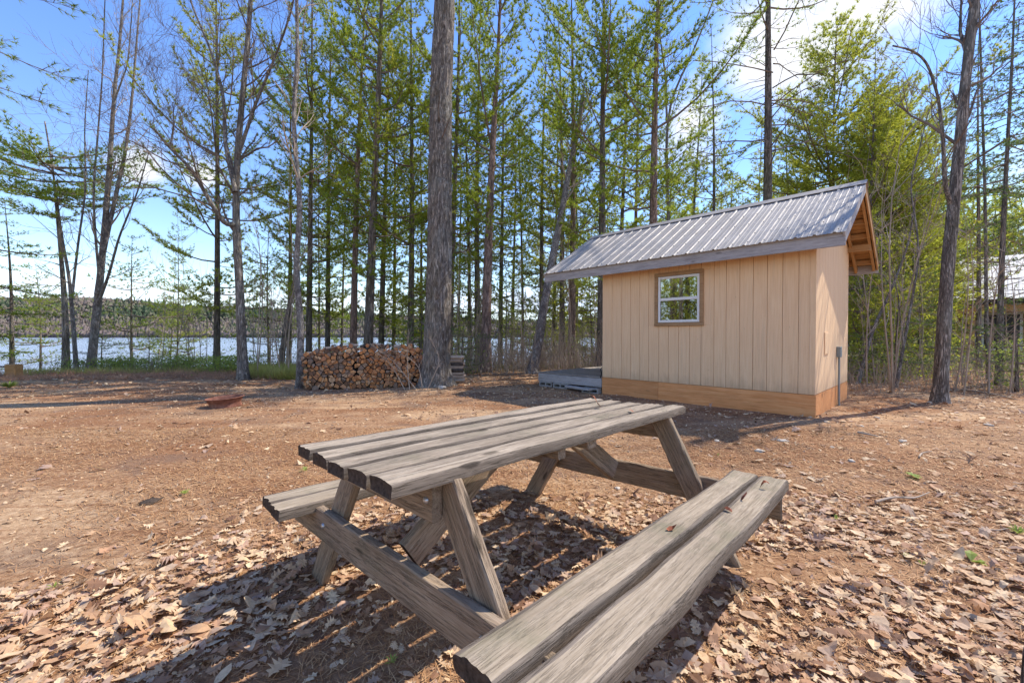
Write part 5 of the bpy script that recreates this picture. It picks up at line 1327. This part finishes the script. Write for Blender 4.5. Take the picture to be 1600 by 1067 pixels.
# ------------------------------------------------------------------ odds and ends on the ground
def rock(name, label, px, py, s, mat='stone', flatten=.5, seed=0, group=None):
    r = np.random.default_rng(seed + 500); p = G3(px, py); nlat, nlon = 7, 10; V = []
    for i_ in range(nlat + 1):
        th = math.pi * i_ / nlat
        for j_ in range(nlon):
            f_ = 2 * math.pi * j_ / nlon; k_ = 1 + .18 * r.normal() * (0 < i_ < nlat)
            V.append((s * k_ * math.sin(th) * math.cos(f_) * 1.3, s * k_ * math.sin(th) * math.sin(f_), s * flatten * k_ * math.cos(th)))
    F = [(i_ * nlon + j_, (i_ + 1) * nlon + j_, (i_ + 1) * nlon + (j_ + 1) % nlon, i_ * nlon + (j_ + 1) % nlon) for i_ in range(nlat) for j_ in range(nlon)]
    b = MB(); b.add(V, F); o = b.build(name, M[mat], smooth=True); o.location = (p[0], p[1], float(gz(p[0], p[1])) + s * flatten * .35); o.rotation_euler[2] = r.uniform(0, 6)
    return tag(o, label, 'stone', group)
rock('stone', 'flat pale stone on the dirt in front of the cabin gable corner', 1222, 691, .045, flatten=.35, seed=1)
rock('stone', 'round pale stone on the dirt beyond the near bench', 1186, 706, .035, seed=2)
rock('stone', 'light pebble under the table between the far legs', 965, 762, .022, seed=3)
rock('stone', 'pale pebble left of the near bench beside bare dirt', 822, 925, .016, seed=4)
rock('stone', 'grey stone lying at the foot of the biggest pine', 690, 606, .09, seed=5)
rock('bark_chunk', 'dark curled bark piece on the dirt left of the table', 235, 788, .055, 'endgrain', .3, 6)['category'] = 'bark'
for q in range(10):
    px, py = [(1290, 660), (1345, 668), (1410, 690), (1300, 700), (1330, 720), (1545, 665), (1060, 700), (1120, 690), (1370, 652), (980, 742)][q]
    rock('pebble', 'small pale pebble scattered on the dirt around the cabin corner', px, py, .02 + .008 * (q % 3), seed=20 + q, group='pebbles scattered on the dirt')
def stick(label, pts, r0, name='fallen_branch', cat='branch', mat='twig_pale', tw=3, seed=0, lift=.012):
    r = np.random.default_rng(seed); P = np.array([G3(x, y) for x, y in pts]); P[:, 2] = gz(P[:, 0], P[:, 1]) + lift + r.uniform(0, .02, len(P)); base = P[0].copy(); P -= base
    b = MB(); Q, t_ = resample(P, 12); b.tube(Q, r0 * (1 - .6 * t_), 7, cap=True)
    o = thing(name, label, cat, loc=tuple(base)); b.build('stem', M[mat], o, smooth=True)
    if tw:
        b = MB()
        for k in range(tw): i_ = r.integers(3, 11); d = unit(Q[i_] - Q[i_ - 1]) + r.normal(0, .5, 3) * [1, 1, .3]; b.tube([Q[i_], Q[i_] + unit(d) * .14], [r0 * .4, .001], 4)
        b.build('twigs', M[mat], o)
    return o
stick('grey fallen branch on the leaves right of the bench', [(1368, 787), (1400, 780), (1425, 782), (1452, 774)], .010, seed=1)
stick('small pale forked twig on the dirt right of the cabin corner', [(1436, 718), (1440, 710), (1456, 709)], .009, seed=2)
stick('thin straight twig lying at the right edge of the view', [(1530, 826), (1560, 829), (1580, 827)], .005, seed=3, tw=0)
stick('pale flat stick on the dirt beyond the bench', [(1340, 679), (1372, 684)], .015, seed=4, tw=0)
stick('long fallen branch in the leaves near the thick maple', [(1490, 608), (1530, 612), (1590, 625)], .018, seed=5, tw=2)
# dry branches leaning on the stack
for q, (p0, p1, p2, lb) in enumerate((((650, 604), (612, 560), (582, 540), 'longest dry branch leaning on the front of the firewood stack'), ((632, 606), (618, 580), (600, 556), 'short dry branch leaning on the firewood stack, left of the twiggy one'),
                                  ((660, 602), (655, 570), (620, 548), 'arching dry branch leaning near the right end of the firewood stack'), ((640, 605), (636, 570), (638, 530), 'upright dry twig standing before the firewood stack'), ((668, 600), (690, 560), (672, 530), 'dry twig between the stack and the biggest pine'))):
    Yd = 9.2; a_, m_, b_ = P3(*p0, Yd), P3(*p1, Yd + .12), P3(*p2, Yd + .2); a_[2] = 0; base = a_.copy()
    b = MB(); Q, t_ = resample(np.array([a_, m_, b_]) - base, 10); b.tube(Q, .012 * (1 - .7 * t_), 5, cap=True); o = thing('dry_branch', lb, 'branch', loc=tuple(base)); b.build('stem', M['twig_pale'], o)
    b = MB(); r = np.random.default_rng(q)
    for k in range(7): i_ = r.integers(3, 9); grow(b, Q[i_], unit(Q[i_] - Q[i_ - 1]) + r.normal(0, .5, 3), .35, .005, 1, r, 0, .15, 2)
    b.build('twigs', M['twig_pale'], o)
# small green weeds among the leaves
def weed(label, px, py, s, n=14, broad=False, seed=0):
    r = np.random.default_rng(seed + 900); p = G3(px, py); b = MB()
    for k in range(n):
        a_ = r.uniform(0, 6.28); e = r.uniform(.15, .9) if not broad else r.uniform(.15, .45); ln = s * r.uniform(.6, 1.1); d = np.array([math.cos(a_) * math.cos(e), math.sin(a_) * math.cos(e), math.sin(e)]); sd_ = np.array([-math.sin(a_), math.cos(a_), 0]) * ln * (.10 if not broad else .30)
        m_ = d * ln * .55; b.add([(0, 0, 0), m_ - sd_ + [0, 0, .15 * ln], m_ + [0, 0, .10 * ln], m_ + sd_ + [0, 0, .15 * ln], d * ln], [(0, 1, 2), (0, 2, 3), (1, 4, 2), (2, 4, 3)])
    o = b.build('weed_plant', M['green_leaf']); o.location = (p[0], p[1], float(gz(p[0], p[1])) + .01)
    return tag(o, label, 'plant', None)
weed('broad-leaved green plant among pale leaves near the right edge', 1518, 880, .085, 5, True, 1)
weed('small bright green weed beyond the bench end, left of the broad-leaved plant', 1307, 812, .035, 14, False, 2)
weed('small green weed sprig in the pale leaves right of the bare patch', 1415, 872, .032, 12, False, 3)
weed('yellow-green weed flat in the leaves below the green sprig', 1440, 885, .03, 8, False, 4)
weed('bright green moss tuft at the right edge of the view', 1590, 832, .06, 26, False, 5)
weed('grey-green weed on the dirt left of the table', 670 - 380, 775, .05, 16, False, 6)
weed('fern-like green sprig on the dirt beyond the bench end', 1430, 747, .085, 10, True, 7)
weed('small green weed in the leaf drift at the lower left', 85, 922, .035, 12, False, 8)
weed('green weed sprig on needles in front of the seat beam', 612, 1040, .03, 12, False, 9)
weed('tiny weed on the dirt between the table and the cabin corner', 1122, 712, .03, 10, False, 10)
weed('grassy green tuft at the left edge by the brown brush', 14, 608, .2, 60, False, 11)
weed('green tuft behind the left bench of the table', 476, 738, .05, 18, False, 12)
